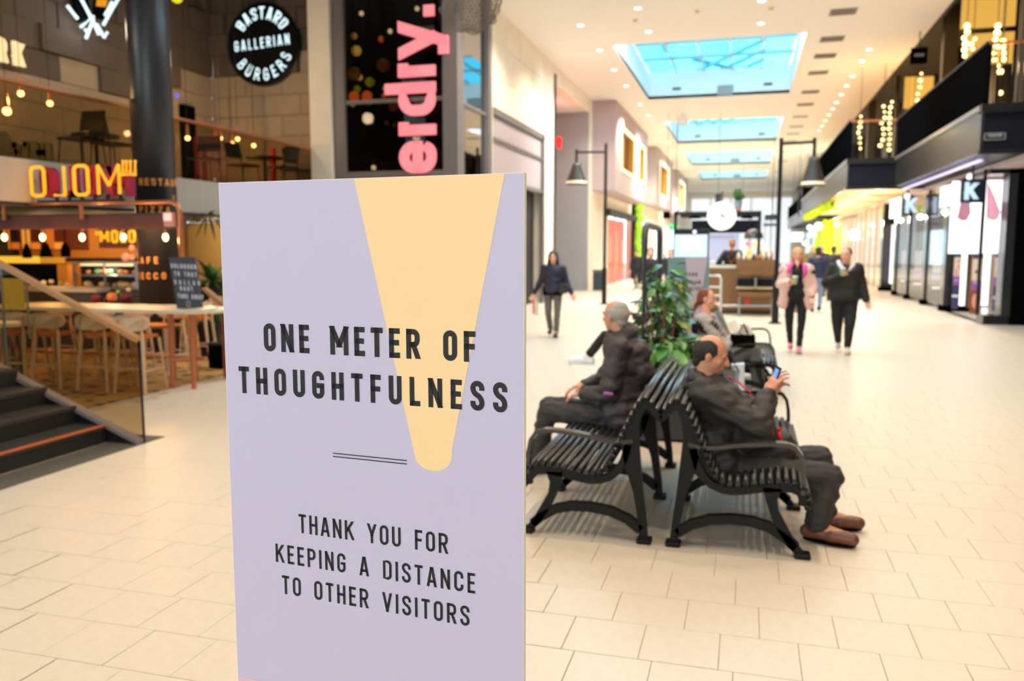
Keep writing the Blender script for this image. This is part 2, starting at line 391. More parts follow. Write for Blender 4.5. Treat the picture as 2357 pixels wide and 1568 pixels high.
for k in range(6): box('pane', M['glass'], (-7.1+k*1.88, -5.32+k*1.88, -8.11, -8.1, 0, 6.1), wn)
wf_ = struct(box('wall_far', M['ceil'], (-7, 9, 88, 88.2, 0, 8)))
for k in range(5): box('glow_panel', glow('end_glow', (240, 246, 250), .95), (-5.6+k*2, -3.8+k*2, 87.9, 87.96, .1, 6.6), wf_)  # glowing panels added to brighten the far end of the mall
q = MB().box(-14, -5.9, -8, 17.5, 9.2, 9.4).box(-6.0, -5.9, -8, 16.3, ZC, 9.3); struct(q.build('ceiling', M['soffd']))
q = MB().box(4.4, 9.6, -8, 88, 7.75, 7.9).box(4.4, 4.5, -8, 88, 7.3, 7.8); struct(q.build('ceiling', M['soffd']))
for i, (a, b) in enumerate(SKY):
    x0, x1 = SKX; zt = 8.3
    win = thing('roof_light', '%s glazed roof light over the mall, cyan glass in a white shaft' % ['overhead unseen', 'nearest and largest', 'second', 'third', 'fourth'][i], 'skylight', ((x0+x1)/2, a, zt), 'roof lights of the mall ceiling')
    t = .08; sh = MB().box(x0-t, x0, a-t, b+t, ZC+.01, zt).box(x1, x1+t, a-t, b+t, ZC+.01, zt).box(x0, x1, a-t, a, ZC+.01, zt).box(x0, x1, b, b+t, ZC+.01, zt)
    sh.build('shaft', M['well'], win)
    nx = 5 if i < 3 else 3
    for k in range(nx):
        xa = x0+(x1-x0)*k/nx; xb = x0+(x1-x0)*(k+1)/nx
        MB().box(xa+.03, xb-.03, a, b, zt, zt+.02).build('pane', M['gcyan'], win)
        if k: box('mullion', M['steel'], (xa-.03, xa+.03, a, b, zt-.05, zt+.06), win)
    for k in range(1, 4): yy = a+(b-a)*k/4; box('mullion', M['steel'], (x0, x1, yy-.03, yy+.03, zt-.04, zt+.05), win)
    for xx, ww, zz, hh, mm in ((-2.9, .3, 7.62, .08, M['dark']), (.42, .3, 7.62, .08, M['dark']), (-1.25, .58, 7.34, .36, M['concg'])):
        if mm is M['concg'] and i == 2: continue
        box('vent', mm, (xx, xx+ww, b-.03, b+.01, zz, zz+hh), win)
    # steel trusses of the pitched glass roof above
    tr = MB()
    for k in range(4): yy = a+1+k*(b-a-2)/3; tr.cyl((x0+.3, yy, 9.2), (x1-.8, yy+.6, 11.0), .09, n=6); tr.cyl((x0+.3, yy, 9.2), (x1+1, yy, 9.2), .05, n=6)
    tr.cyl((x0+.6, a, 9.1), (x0+.6, b, 9.1), .12, n=6); tr.cyl((x0+1.2, a, 10), (x1, b, 10.4), .1, n=6)
    tr.build('roof_truss', M['steel'], win)
# ---------------- ceiling lamps and vents
disk = MB().lathe((0, 0, 0), [(0, -.012), (.075, -.012), (.078, 0)]).mesh('lens'); disk.materials.append(M['lampw'])
ring = MB().lathe((0, 0, 0), [(.078, 0), (.082, -.02), (.105, -.016), (.11, 0)], 20).mesh('ring'); ring.materials.append(M['well'])
def downlight(x, y, z, label, group):
    t = thing('downlight', label, 'ceiling lamp', (x, y, z), group)
    for n_, me in (('lens', disk), ('trim_ring', ring)): o = bpy.data.objects.new(n_, me); COL.objects.link(o); o.parent = t
for q_ in ((-4.25, 45), (3.2, 60)): pass
yl = [at_z(u, v, ZC).y for u, v in ((1337, 57), (1380, 115), (1415, 160), (1443, 197), (1473, 240), (1495, 265), (1520, 303))]+[46, 50, 58, 68]
for i, y in enumerate(yl): downlight(ROWL, y, ZC, 'round recessed downlight in the left ceiling row, %s from the camera' % ORD[i], 'downlights in the left ceiling row')
yr = [at_z(u, v, ZC).y for u, v in ((2000, 113), (1983, 140), (1963, 175), (1950, 197), (1938, 217), (1927, 235), (1916, 250), (1908, 264), (1900, 277), (1892, 289), (1885, 300), (1860, 341), (1854, 349), (1848, 360))]+[72, 80]
for i, y in enumerate(yr): downlight(ROWR, y, ZC, 'small recessed downlight in the right ceiling row, %s from the camera' % ORD[i], 'downlights in the right ceiling row')
for i, (u, v) in enumerate(((1752, 53), (1753, 1), (1468, 18), (1493, 72))):
    p = at_z(u, v, ZC); downlight(p.x, p.y, ZC, ['downlight just in front of the near roof light, right of centre', 'downlight at the very top edge of the picture, centre ceiling', 'large downlight at the top, left of the ceiling centre', 'downlight left of and before the near roof light'][i], 'downlights before the near roof light')
slat_me = None
for i, y in enumerate([at_z(u, v, ZC).y for u, v in ((1948, 26), (1918, 89), (1902, 128), (1886, 167), (1868, 211), (1857, 240), (1845, 268), (1835, 291), (1827, 308), (1821, 325), (1813, 349))]+[58, 66]):
    t = thing('ceiling_vent', 'grey rectangular ceiling vent grille, %s in the row from the camera' % ORD[i], 'vent', (2.06, y, ZC), 'grey vent grilles in the right ceiling')
    if i == 0:
        fr = MB().box(-.31, .31, -.29, .29, -.012, 0).mesh('frame'); fr.materials.append(M['concg'])
        sl = MB().box(-.28, .28, -.012, .012, -.022, -.012).mesh('slat'); sl.materials.append(M['greym'])
    o = bpy.data.objects.new('frame', fr); COL.objects.link(o); o.parent = t
    if i < 6:
        for k in range(7): o = bpy.data.objects.new('slat', sl); COL.objects.link(o); o.parent = t; o.location.y = -.24+.08*k
for i, (u, v) in enumerate(((1605, 25), (1462, 46), (1775, 18))):
    p = at_z(u, v, ZC); o = MB().lathe(p, [(0, -.05), (.05, -.045), (.07, -.01), (.07, 0)]).build('smoke_detector', mat('detector_beige', (214, 190, 160), .6), smooth=True)
    own(o, ['small beige smoke detector at the top centre of the ceiling', 'tiny sprinkler cap between the two left downlights', 'small ceiling sensor right of the top downlight'][i], 'detector')
# ---------------- left side: concrete wall with openings
X = -5.9
q = MB().box(X-.4, X, 18.9, 24.3, 4.94, ZC).box(X-.4, X, 18.9, 19.2, 0, 4.94).box(X-.4, X, 24.3, 25.95, 0, ZC).box(X-.4, X, 25.95, 31.75, 6.75, ZC).box(X-.4, X, 31.75, 33.2, 0, ZC)
wl = struct(q.build('wall_left', M['conc']))
for k in range(8):   # cast concrete panels, slightly proud
    for r in range(3):
        y0 = 18.95+k*.66; zz = 4.97+r*.78; box('panel', M['conc'], (X, X+.012, y0, y0+.65, zz, zz+.77), wl)
for k in range(9): box('panel', M['conc'], (X, X+.012, 24.36, 25.8, k*.8+.01, k*.8+.79), wl)
box('steel_rail', M['dark'], (X, X+.05, 25.62, 25.8, 0, 6.98), wl)
fr = thing('portal_surround', 'grey metal framed portal with blank fascia over a dark doorway', 'doorway', (X, 21.7, 0))
box('frame', M['greym'], (X-.05, X+.05, 24.1, 24.3, 0, 4.94), fr); box('frame', M['greym'], (X-.05, X+.05, 19.2, 24.3, 4.8, 4.96), fr)
for a, b, zz, zt in ((19.3, 24.08, 4.28, 4.78), (19.3, 24.08, 3.34, 4.2)): box('metal_panel', M['lilac'], (X-.08, X-.02, a, b, zz, zt), fr)
box('rail', M['greym'], (X-.05, X+.03, 19.2, 24.2, 4.2, 4.28), fr); box('rail', M['greym'], (X-.05, X+.03, 19.2, 24.2, 3.24, 3.34), fr)
box('doorway_fill', mat('dark_doorway', (40, 36, 28), .8), (X-.3, X-.24, 19.2, 24.1, 0, 3.26), fr)  # flat dark sheet standing in for the dark inside the doorway
q = MB().box(-8.2, X-.02, 31.55, 31.75, 0, 6.75); struct(q.build('wall_left', M['concg'])); struct(box('wall_left', M['soffd'], (-8.2, -8, 18.9, 31.6, 0, 6.9))); struct(box('ceiling', M['ceil'], (-8.2, X-.4, 18.9, 31.75, 6.75, 6.85)))
o = thing('red_letter_sign', 'small glowing red sign deep in the tall wall opening', 'sign', (-6.2, 27.2, 4.5)); a = at_y(1281, 343, 27.2); letters('e', glow('red_glow', (255, 40, 50), 1.3), o, a, (1, 0, 0), (0, 0, 1), .4, t=.24, wid=.55, depth=.06)
lamp('POINT', (-6.6, 27.6, 4.6), 60, (1, .12, .12), .08)
lamp('POINT', (-6.9, 29, 6.2), 40, (1, .15, .15), .08)
# windows of the shops further along on the left
struct(MB().box(X-.3, X, 33.2, 88, 3.2, ZC).box(X-.3, X, 33.2, 36.4, 0, 3.2).box(X-.3, X, 44.5, 46, 0, 3.2).box(X-.3, X, 52, 53, 0, 3.2).box(X-.3, X, 60, 62, 0, 3.2).build('wall_left', M['conc']))
o = thing('red_shop_window', 'orange red lit shop front on the left side of the mall', 'shop window', (X, 40, 0))
rm = glow('red_shop', (236, 84, 52), 1.5)
box('lit_backdrop', rm, (X-.5, X-.4, 36.6, 44.3, 0, 3.0), o); box('pane', M['gshop'], (X-.04, X-.02, 36.5, 44.4, .1, 3.1), o); box('sign_bar', M['dark'], (X, X+.25, 35.4, 45, 3.02, 3.3), o)
for k in range(5): box('mullion', M['lilac'], (X-.06, X-.0, 36.4+k*2, 36.48+k*2, 0, 3.1), o)
for k in range(4): box('poster', glow('red_shop_poster', (250, 130, 80), 1.2), (X-.38, X-.36, 37+k*2, 37.8+k*2, .6+.3*(k % 2), 2+.2*(k % 3)), o)
o = thing('green_wall', 'bright green planted wall strip beside the red shop', 'living wall', (X, 45, 0))
gm = glow('moss_green', (150, 190, 20), .9); mb = MB(); random.seed(3)
for k in range(260):
    y = random.uniform(44.2, 46.2); z = random.uniform(1, 4.1); mb.sph((X+.18+random.uniform(0, .1), y, z), random.uniform(.07, .14), 6, 4)
own(mb.build('moss', mat('moss', (150, 195, 30), .8, var=.4, scale=3), o, True), kind='stuff'); box('backing', M['dark'], (X, X+.15, 44, 46.4, 0, 4.2), o)
lamp('SPOT', (X+1.2, 45.2, 4.6), 260, (.9, 1, .5), .1, rot=(0, math.radians(-25), 0), spot=100)
for n_, (a, b, c) in enumerate((((46.4), 52, (255, 238, 205)), (53, 60, (240, 214, 170)), (62, 72, (255, 244, 225)))):
    o = thing('lit_shop_window', ['warm lit shop window beyond the green wall strip', 'dim cream shop window further down on the left', 'farthest pale shop window on the left side'][n_], 'shop window', (X, a, 0))
    box('lit_backdrop', glow('shop_glow%d' % n_, c, 1.3), (X-.6, X-.5, a, b, .0, 3.1), o); box('pane', M['gshop'], (X-.04, X-.02, a, b, 0, 3.15), o)
    for k in range(4): box('display', M['dark'] if k % 2 else M['lilac'], (X-.45, X-.3, a+.5+k*1.3, a+1+k*1.3, 0, 1.1+.3*(k % 3)), o)
# projecting boxes
for n_, (a, b, zb, wins) in enumerate(((32.4, 43.0, 3.86, ((33.9, 38.3), (39.5, 42.1))), (47.6, 58, 4.1, ((49.4, 54.8),)), (62, 72, 4.1, ((64, 69),)))):
    o = thing('projecting_bay', ['nearest pinkish grey box bay hanging from the ceiling on the left', 'second pinkish grey box bay with one lit window', 'farthest box bay on the left wall'][n_], 'bay', (X, a, zb), 'box bays along the left wall')
    w1 = wins; zz0, zz1 = (4.75, 6.55) if n_ == 0 else (4.7, 6.7)
    mb = MB().box(X, -5.0, a, b, zz1, ZC-.01).box(X, -5.0, a, b, zb, zz0); edges = [a]+[e for w_ in w1 for e in w_]+[b]
    for k in range(0, len(edges), 2): mb.box(X, -5.0, edges[k], edges[k+1], zz0, zz1)
    mb.build('cladding', M['lilac'], o)
    for wa, wb in w1:
        f = thing_part = MB().box(-5.05, -4.97, wa, wa+.1, zz0, zz1).box(-5.05, -4.97, wb-.1, wb, zz0, zz1).box(-5.05, -4.97, wa, wb, zz1-.12, zz1).box(-5.05, -4.97, wa, wb, zz0, zz0+.12).build('window_frame', M['strip'], o)
        box('pane', M['glass'], (-5.3, -5.28, wa, wb, zz0, zz1), f)
        box('backdrop', mat('gold_wall', (190, 140, 60), .6), (-5.62, -5.6, wa, wb, zz0, zz1), f); box('jamb', mat('gold_wall', (190, 140, 60), .6), (-5.6, -5.0, wb-.02, wb, zz0, zz1), f)
# ---------------- glass corner with the red vertical sign
YG = 16.45
o = thing('glass_corner', 'tall dark glazed corner storefront with grey mullions', 'storefront', (-5.9, YG, 0))
for u in (790, 1045):
    x = at_y(u, 300, YG).x; wv = .16 if u == 790 else .22
    box('mullion', M['greym'], (x-wv, x+wv*.5, YG-.08, YG+.08, 0, 9.1), o, b=.01)
xg0 = at_y(797, 300, YG).x; xg1 = at_y(1030, 300, YG).x
ptr = at_y(900, 232, YG).z; plow = at_y(900, 402, YG).z
box('transom', M['greym'], (xg0, xg1, YG-.04, YG+.04, ptr-.04, ptr+.04), o); box('transom', M['greym'], (xg0, xg1, YG-.06, YG+.05, plow-.07, plow+.07), o)
for a, b in ((0, plow), (plow, ptr), (ptr, 9.1)): box('pane', M['gdark'], (xg0, xg1, YG+.01, YG+.02, a, b), o)
for y in (16.75, 18.75): box('mullion', M['greym'], (-6.0, -5.82, y-.12, y+.14, 0, ZC+.3), o, b=.01)
zs = at_x(1090, 250, -5.9).z
for a, b in ((0, zs), (zs, ZC)): box('pane', M['gmirror'], (-5.93, -5.92, 16.85, 18.65, a, b), o)
box('transom', M['greym'], (-5.96, -5.88, 16.85, 18.65, zs-.04, zs+.04), o)
struct(MB().box(-9.0, -5.96, 20, 20.1, 0, 9.3).box(-9.1, -9.0, 16.5, 20, 0, 9.3).build('wall_left', mat('dark_brown_wall', (34, 20, 14), .8)))
struct(box('wall_left', M['soffd'], (-6.6, -6.5, 17.2, 20, 0, 9.3)))
sg = thing('red_vertical_sign', 'tall glowing red lettering running upward behind dark glass', 'sign', (-6.8, YG-.1, 5)); mb = MB()
p0 = at_y(1003, 397, YG-.15); p1 = at_y(1003, 12, YG-.15); xt = at_y(916, 200, YG-.15).x
letters('erdry.', M['red'], sg, (p0.x, YG-.15, p0.z), (0, 0, 1), (-1, 0, 0), p0.x-xt, total=p1.z-p0.z, t=.26, depth=-.06) 
mb = MB(); text_mesh(mb, 'erdry.', (p0.x, YG-.08, p0.z), (0, 0, 1), (-1, 0, 0), p0.x-xt, total=p1.z-p0.z, t=.29); mb.build('letter_backing', mat('deep_red', (120, 6, 8), .5), sg)
random.seed(11)
spots = [(815, 83, 8, 'a'), (820, 117, 13, 'y'), (878, 90, 8, 'o'), (851, 189, 12, 'g'), (822, 205, 9, 'g'), (845, 222, 14, 'o'), (815, 222, 13, 'o'), (886, 204, 6, 'y'), (884, 220, 6, 'o'), (828, 178, 8, 'y'), (882, 150, 16, 'b'), (815, 170, 17, 'b'), (906, 245, 12, 'b'), (832, 31, 6, 'w'), (898, 72, 6, 'w'), (860, 386, 6, 'w'), (813, 303, 5, 'w'), (960, 20, 6, 'w'), (1018, 58, 7, 'w'), (850, 235, 7, 'y'), (812, 240, 6, 'y'), (890, 283, 5, 'b'), (908, 289, 5, 'b')]
cm = dict(a=glow('gl_amber', (190, 160, 60), .8), y=glow('gl_yellow', (225, 190, 90), .9), o=glow('gl_orange', (230, 110, 40), .9), g=glow('gl_green', (140, 140, 20), .8), b=glow('gl_brown', (90, 50, 15), .7), w=glow('gl_white', (255, 235, 190), 1.6))
cn = dict(a='amber', y='yellow', o='orange', g='olive green', b='faint brown', w='white')
for i, (u, v, r, c) in enumerate(spots):  # coloured balls added in place of lights reflected in the glass
    y = 17.0+random.uniform(0, 1.5); p = at_y(u, v, y); rr = r*18.5/FPX*.9
    t = thing('glow_globe', '%s ball added as reflection in dark glass, %s by height from the top' % (cn[c], (ORD+['third lowest', 'second lowest', 'lowest'])[sorted(range(len(spots)), key=lambda k: spots[k][1]).index(i)]), 'pendant lamp', (p.x, y, p.z), 'coloured balls added as reflections in the dark glass')
    MB().sph(p, rr, 14, 9).build('globe', cm[c], t, True); MB().cyl((p.x, y, p.z+rr), (p.x, y, 9.2), .008, n=4).build('cord', M['dark'], t)
# pilaster beside the glass
struct(MB().box(-9.12, -8.62, 16.3, 16.7, 0, 9.2).build('wall_left', M['conc']))
# ---------------- mezzanine with stone walls
def boundary(u):   # height in the photo where the dark rusticated blocks begin (a real stepped edge of the masonry)
    pass
def masonry(name, axis, c, a0, a1, z1, edge, n):
    w_ = struct(box('wall_left', M['stoned'], ((c-.2, c-.02, a0, a1, 2.24, z1) if axis == 'x' else (a0, a1, c+.02, c+.2, 2.24, z1))))
    r = 0; z = 2.3
    while z < z1:
        off = (r % 2)*.45; s = a0-off
        while s < a1:
            e = min(s+.9, a1); s0 = max(s, a0)
            if e-s0 > .1:
                hi = z > edge((s0+e)/2); d = (.02+random.choice((0, .03, .06, .1))) if hi else .02
                mt = M['stoned'] if hi else M['stone']
                box('stone_block', mt, (c-.02, c+d, s0+.006, e-.006, z+.006, z+.444) if axis == 'x' else (s0+.006, e-.006, c-d, c+.02, z+.006, z+.444), w_)
            s += .9
        z += .45; r += 1
    return w_
random.seed(5)
EL = sorted((at_x(u, v, -11.75).y, at_x(u, v, -11.75).z) for u, v in ((0, 162), (150, 168), (200, 195), (235, 222), (285, 236), (300, 190), (412, 205), (470, 214)))
ER = sorted((at_y(u, v, 16.6).x, at_y(u, v, 16.6).z) for u, v in ((487, 200), (520, 192), (545, 182), (600, 178), (680, 135), (705, 96), (740, 80)))
def stepf(tab):
    def f(s):
        r = tab[0][1]
        for a_, b_ in tab:
            if s >= a_: r = b_
        return r
    return f
masonry('l', 'x', -11.75, 5.5, 16.6, 9.2, stepf(EL), 0)
masonry('b', 'y', 16.6, -11.75, -9.1, 9.2, stepf(ER), 0)
struct(box('wall_left', M['soffd'], (-14.4, -14.2, 5, 16.6, 0, 2.3))); struct(box('ceiling', M['soffd'], (-14.4, -11.96, 4, 16.6, 2.24, 2.4)))
for y_ in (8, 11.5, 14.5): lamp('POINT', (-10.2, y_, 5.2), 42, (1, .78, .5), .15)
struct(MB().box(-11.74, -9.1, 4, 16.58, 2.24, 2.8).build('trim_3', M['fascia']))
gr = thing('mezzanine_balustrade', 'glass balustrade with copper handrail along the mezzanine', 'balustrade', (-9.12, 10, 2.8))
for k in range(6): box('glass_panel', M['gsmoke'], (-9.14, -9.12, 4+k*2.1, 4+k*2.1+2.08, 2.55, 3.74), gr)
MB().cyl((-9.13, 4, 3.77), (-9.13, 16.6, 3.77), .028).build('handrail', M['copper'], gr)
# ================================================================ round burger sign on the stone wall
Yw = 16.45; c0 = at_y(604, 102, Yw); rr = (at_y(686, 102, Yw).x-at_y(522, 102, Yw).x)/2
o = thing('round_sign', 'round black wall sign with white neon curved lettering on stone', 'sign', (c0.x, Yw, c0.z))
MB().cyl((c0.x, Yw+.12, c0.z), (c0.x, Yw, c0.z), rr, n=40).build('disc', M['blackg'], o)
def arcw(cx, cz, R, a0, sgn):
    def f(sx, sy):
        a = a0-sgn*sx/R; r = R+sy*sgn; return V((cx+r*math.cos(a), Yw-.012, cz+r*math.sin(a)))
    return f
h = rr*.30
for txt, lo, R, a0, sgn in (('BASTARD', 0, rr*.60, math.radians(147), 1), ('BURGERS', 0, rr*.88, math.radians(212), -1)):
    letters(txt, M['cool'], o, (0, 0, 0), (1, 0, 0), (0, 0, 1), h, total=(1.22 if sgn > 0 else 1.95)*rr, t=.155, wid=.86 if sgn > 0 else 1.15, warp=arcw(c0.x, c0.z, R, a0, sgn))
letters('GALLERIAN', M['cool'], o, (c0.x-rr*.78, Yw-.012, c0.z-.14*rr), (1, 0, .06), (-.06, 0, 1), h*.85, total=rr*1.55, t=.15, wid=.95)
# crossed neon knives on the left wall
WX = -11.55; P = lambda u, v, x=WX: at_x(u, v, x)
o = thing('crossed_neon_sign', 'black sign with crossed white neon tubes high on the left wall', 'neon sign', P(213, 20))
MB().prism([P(160, -40), P(196, -40), P(210, 40), P(182, 52)], (-.05, 0, 0)).build('backing', M['black'], o); MB().prism([P(224, -40), P(256, -40), P(240, 46), P(218, 40)], (-.05, 0, 0)).build('backing', M['black'], o)
MB().prism([P(224, -2, WX+.01), P(248, -2, WX+.01), P(244, 16, WX+.01), P(222, 14, WX+.01)], (-.02, 0, 0)).build('handle_band', glow('amber_band', (235, 150, 20), .8), o)
for a, b in (((183, -10), (212, 45)), ((212, 45), (228, 80)), ((155, 13), (178, 43)), ((275, -8), (238, 57)), ((258, 5), (242, 35)), ((186, 62), (215, 38)), ((215, 45), (198, 88)), ((222, 55), (240, 86)), ((240, 86), (247, 75)), ((196, 68), (204, 76))):
    MB().tube([P(*a, WX+.03), P(*b, WX+.03)], .03, 8).build('neon_tube', M['cool'], o)
lamp('POINT', P(215, 50, -11.2), 12, (.75, .9, 1), .15)
o = thing('marquee_letter', 'warm glowing letters at the far upper left edge', 'sign', P(25, 110)); a = P(-10, 140); b = P(52, 142); letters('RK', glow('marquee', (250, 215, 160), 1.0), o, a, (0, 1, 0), (0, 0, 1), P(25, 85).z-P(25, 140).z, total=b.y-a.y, t=.28, depth=.05)
o = thing('glow_globe', 'yellow globe lamp at the top edge beside the column', 'pendant lamp', at_y(407, -6, 13)); a = at_y(407, -6, 13); MB().sph(a, .1, 14, 9).build('globe', glow('gl_lemon', (225, 215, 30), .95), o, True)
# hanging bulbs reflected lights above the mezzanine
for i, (u, v) in enumerate(((48, 215), (115, 238), (16, 256), (432, 318), (497, 328), (507, 318), (534, 330), (547, 320), (584, 335), (532, 356))):
    a = at_x(u, v, -10.4); y = a.y; r = .045 if i not in (2,) else .06
    t = thing('pendant_bulb', '%s hanging bulb glowing over the mezzanine, left to right' % ['leftmost pair left', 'leftmost pair right', 'lone low', 'first right of the column', 'second right of the column', 'third right of the column', 'fourth right of the column', 'fifth right of the column', 'last right of the column', 'lowest right of the column'][i], 'pendant lamp', a, 'bulbs hanging over the mezzanine')
    MB().sph(a, r, 12, 8).build('bulb', M['bulb'], t, True); MB().cyl(a+V((0, 0, r*.8)), a+V((0, 0, .26)), .035, .02, n=8).build('socket', M['copper'], t); MB().cyl(a+V((0, 0, .26)), (a.x, a.y, 9.2), .006, n=4).build('cord', M['dark'], t)
    if i in (0, 4, 6): lamp('POINT', a+V((0, -.1, -.12)), 30, (1, .62, .25), .05)
# high tables and chairs on the mezzanine
def cafe_chair(x, y, z, rot, label, m_=None, s=1.0):
    t = thing('cafe_chair', label, 'chair', (x, y, z), 'dark chairs on the mezzanine')
    m_ = m_ or M['dark']; c, sn = math.cos(rot), math.sin(rot)
    R_ = lambda p: (x+(p[0]*c-p[1]*sn)*s, y+(p[0]*sn+p[1]*c)*s, z+p[2]*s)
    MB().prism([R_(p) for p in ((-.21, -.2, .44), (.21, -.2, .44), (.21, .2, .44), (-.21, .2, .44))], (0, 0, .03)).build('seat', m_, t)
    MB().prism([R_(p) for p in ((-.2, .2, .6), (.2, .2, .6), (.2, .26, .85), (-.2, .26, .85))], (0, 0, .02)).build('backrest', m_, t)
    for px in (-.18, .18):
        for py in (-.17, .19): MB().tube([R_((px, py, .9 if False else .44)), R_((px*1.15, py*1.2, 0))], .013, 6).build('leg', m_, t)
        MB().tube([R_((px, .19, .44)), R_((px, .25, .86))], .013, 6).build('back_post', m_, t)
for i, (u, rot) in enumerate(((190, 0), (262, 1.6), (470, .2), (560, 1.4), (650, -.3), (690, 1.2))):
    a = at_x(u, 395, -10.0 if i < 4 else -9.45); cafe_chair(a.x, a.y, 2.8, rot, 'dark chair behind the mezzanine glass, %s from the left' % ['first', 'second', 'third', 'fourth', 'fifth', 'sixth'][i], s=1.15)
for i, (u, y) in enumerate(((225, 12), (610, 15.2))):
    a = at_x(u, 395, -10.6 if i == 0 else -9.8); y = a.y; t = thing('cafe_table', ['small dark table on the mezzanine left of the column', 'small dark table on the mezzanine below the round sign'][i], 'table', (a.x, y, 2.8))
    MB().cyl((a.x, y, 3.5), (a.x, y, 3.53), .38, n=20).build('tabletop', M['dark'], t); MB().cyl((a.x, y, 2.8), (a.x, y, 3.5), .03).build('pedestal', M['dark'], t); MB().cyl((a.x, y, 2.8), (a.x, y, 2.82), .24, n=16).build('base', M['dark'], t)
a = at_x(625, 350, -9.6); own(MB().box(a.x-.04, a.x+.04, a.y, a.y+.1, 2.8, 3.72).build('red_post', mat('red_paint', (200, 30, 24), .5)), 'slim red post behind the mezzanine glass', 'post')
for i, u in enumerate((452, 470)): a = at_x(u, 350, -11.4); own(box('red_stripe', mat('red_dim', (90, 20, 18), .6), (a.x-.03, a.x+.03, a.y-.05, a.y+.05, 2.8, 4.0)), ['dim red vertical strip right of the column, left one', 'dim red vertical strip right of the column, right one'][i], 'post')
o = thing('doorway_shadow', 'black doorway in the stone wall beside the column', 'doorway', (-11.7, 14, 2.8)); a = at_x(413, 240, -11.7); b = at_x(440, 245, -11.7); box('dark_sheet', M['black'], (-11.72, -11.6, a.y, b.y, 2.8, a.z), o)  # flat black box put in for the dark of the doorway
o = thing('spot_light', 'small blue spot light beside the dark column', 'lamp', at_y(407, 220, 14)); a = at_y(407, 220, 14); MB().sph(a, .035, 10, 7).build('lens', glow('blue', (70, 90, 255), 1.5), o, True)
a = at_y(2, 380, 9.6)
o = thing('marquee_letters', 'unlit cream marquee letters standing on the mezzanine edge', 'sign', (a.x, 9.6, 2.8)); mb = MB(); a = at_y(38, 371, 9.6); text_mesh(mb, 'RTI', (a.x, 9.6, a.z), (1, 0, 0), (0, 0, 1), .26, t=.3, track=.16, depth=.06); a = at_y(92, 374, 9.6); text_mesh(mb, 'HI', (a.x, 9.6, a.z), (1, 0, 0), (0, 0, 1), .26, t=.3, track=.16, depth=.06); mb.build('lettering', mat('cream_letter', (150, 132, 96), .6), o)
a = at_y(12, 340, 9.6); MB().sph(a, (.14, .05, .24), 14, 9).build('lettering', mat('cream_letter', (150, 132, 96), .6), o)
# ================================================================ column with orange lettering
cc = at_y(357, 415, 10.6); CR = .295; CXX, CYY = cc.x, 10.6
o = thing('round_column', 'tall dark round column with orange lettering', 'column', (CXX, CYY, 0))
MB().cyl((CXX, CYY, 0), (CXX, CYY, 9.3), CR, n=48).build('shaft', mat('column_dark', (52, 50, 54), .35, var=.06), o, True)
view = math.atan2(-CYY, -CXX)    # direction towards the eye
def colw(z, a0, r=CR+.004):
    return lambda sx, sy: V((CXX+r*math.cos(view+a0+sx/CR), CYY+r*math.sin(view+a0+sx/CR), z+sy))
lm = mat('orange_lettering', (244, 156, 66), .5)
zz = lambda v: at_y(357, v, 10.35).z
for txt, v, h, a0, tot in (('RESTAURANG', 427, .105, -46, 3.15), ('U', 459, .07, 50, None), ('PIZZA', 490, .10, -50, 1.55), ('CAFE', 607, .098, -80, 1.35), ('PROSECCO', 643, .10, -140, 2.75)):
    letters(txt, lm, o, (0, 0, 0), (1, 0, 0), (0, 0, 1), h, total=tot*CR if tot else None, t=.22, wid=1.3, warp=colw(zz(v), math.radians(a0)))
# ================================================================ food kiosk with copper frame and amber neon
YK = 8.9
k = thing('kiosk_frame', 'copper pipe frame with red brown beam over the food counter', 'pergola', (-8, YK, 0))
L_ = lambda u, v, y=YK: at_y(u, v, y)
ztop = L_(300, 467).z; xr = L_(413, 480).x
MB().tube([(-11.5, YK, ztop), (xr-.1, YK, ztop), (xr-.03, YK, ztop-.03), (xr, YK, ztop-.1), (xr, YK, .92)], .032, 10).build('pipe', M['copper'], k, True)
for u in (8, 187): x = L_(u, 480).x; MB().cyl((x, YK, ztop), (x, YK, ztop-.2), .025).build('hanger', M['copper'], k)
MB().box(-11.5, L_(386, 500).x, YK+.05, YK+.35, L_(300, 525).z, L_(300, 494).z).build('beam', M['woodd'], k)
MB().box(-11.5, L_(386, 500).x, YK+.05, YK+1.8, L_(300, 494).z, L_(300, 494).z+.02).build('canopy_top', M['dark'], k)
for i, u in enumerate((10, 98, 189, 284, 381)):
    a = L_(u, 546); t = thing('hanging_bulb', '%s filament bulb hanging from the red brown beam' % ['leftmost', 'second from left', 'middle', 'second from right', 'rightmost'][i], 'pendant lamp', a, 'filament bulbs under the copper frame')
    MB().sph(a, (.036, .036, .05), 14, 9).build('bulb', glow('filament', (255, 222, 150), 5), t, True); MB().cyl(a+V((0, 0, .045)), a+V((0, 0, .1)), .018, n=10).build('socket', M['copper'], t); MB().cyl(a+V((0, 0, .1)), (a.x, a.y, L_(300, 525).z), .005, n=4).build('cord', M['dark'], t)
    lamp('POINT', a+V((0, 0, -.09)), 9, (1, .6, .25), .03)
a = L_(372, 500); o = thing('sign_lamp', 'small pinkish box light on the right end of the beam', 'lamp', a); box('housing', mat('pink_box', (214, 150, 130), .5), (L_(387, 462).x, L_(406, 462).x, YK-.1, YK-.03, L_(300, 523).z, L_(300, 491).z), o); box('glow_face', glow('pink_glow', (255, 205, 190), 1), (L_(389, 462).x, L_(405, 462).x, YK-.12, YK-.1, L_(300, 510).z, L_(300, 493).z), o)
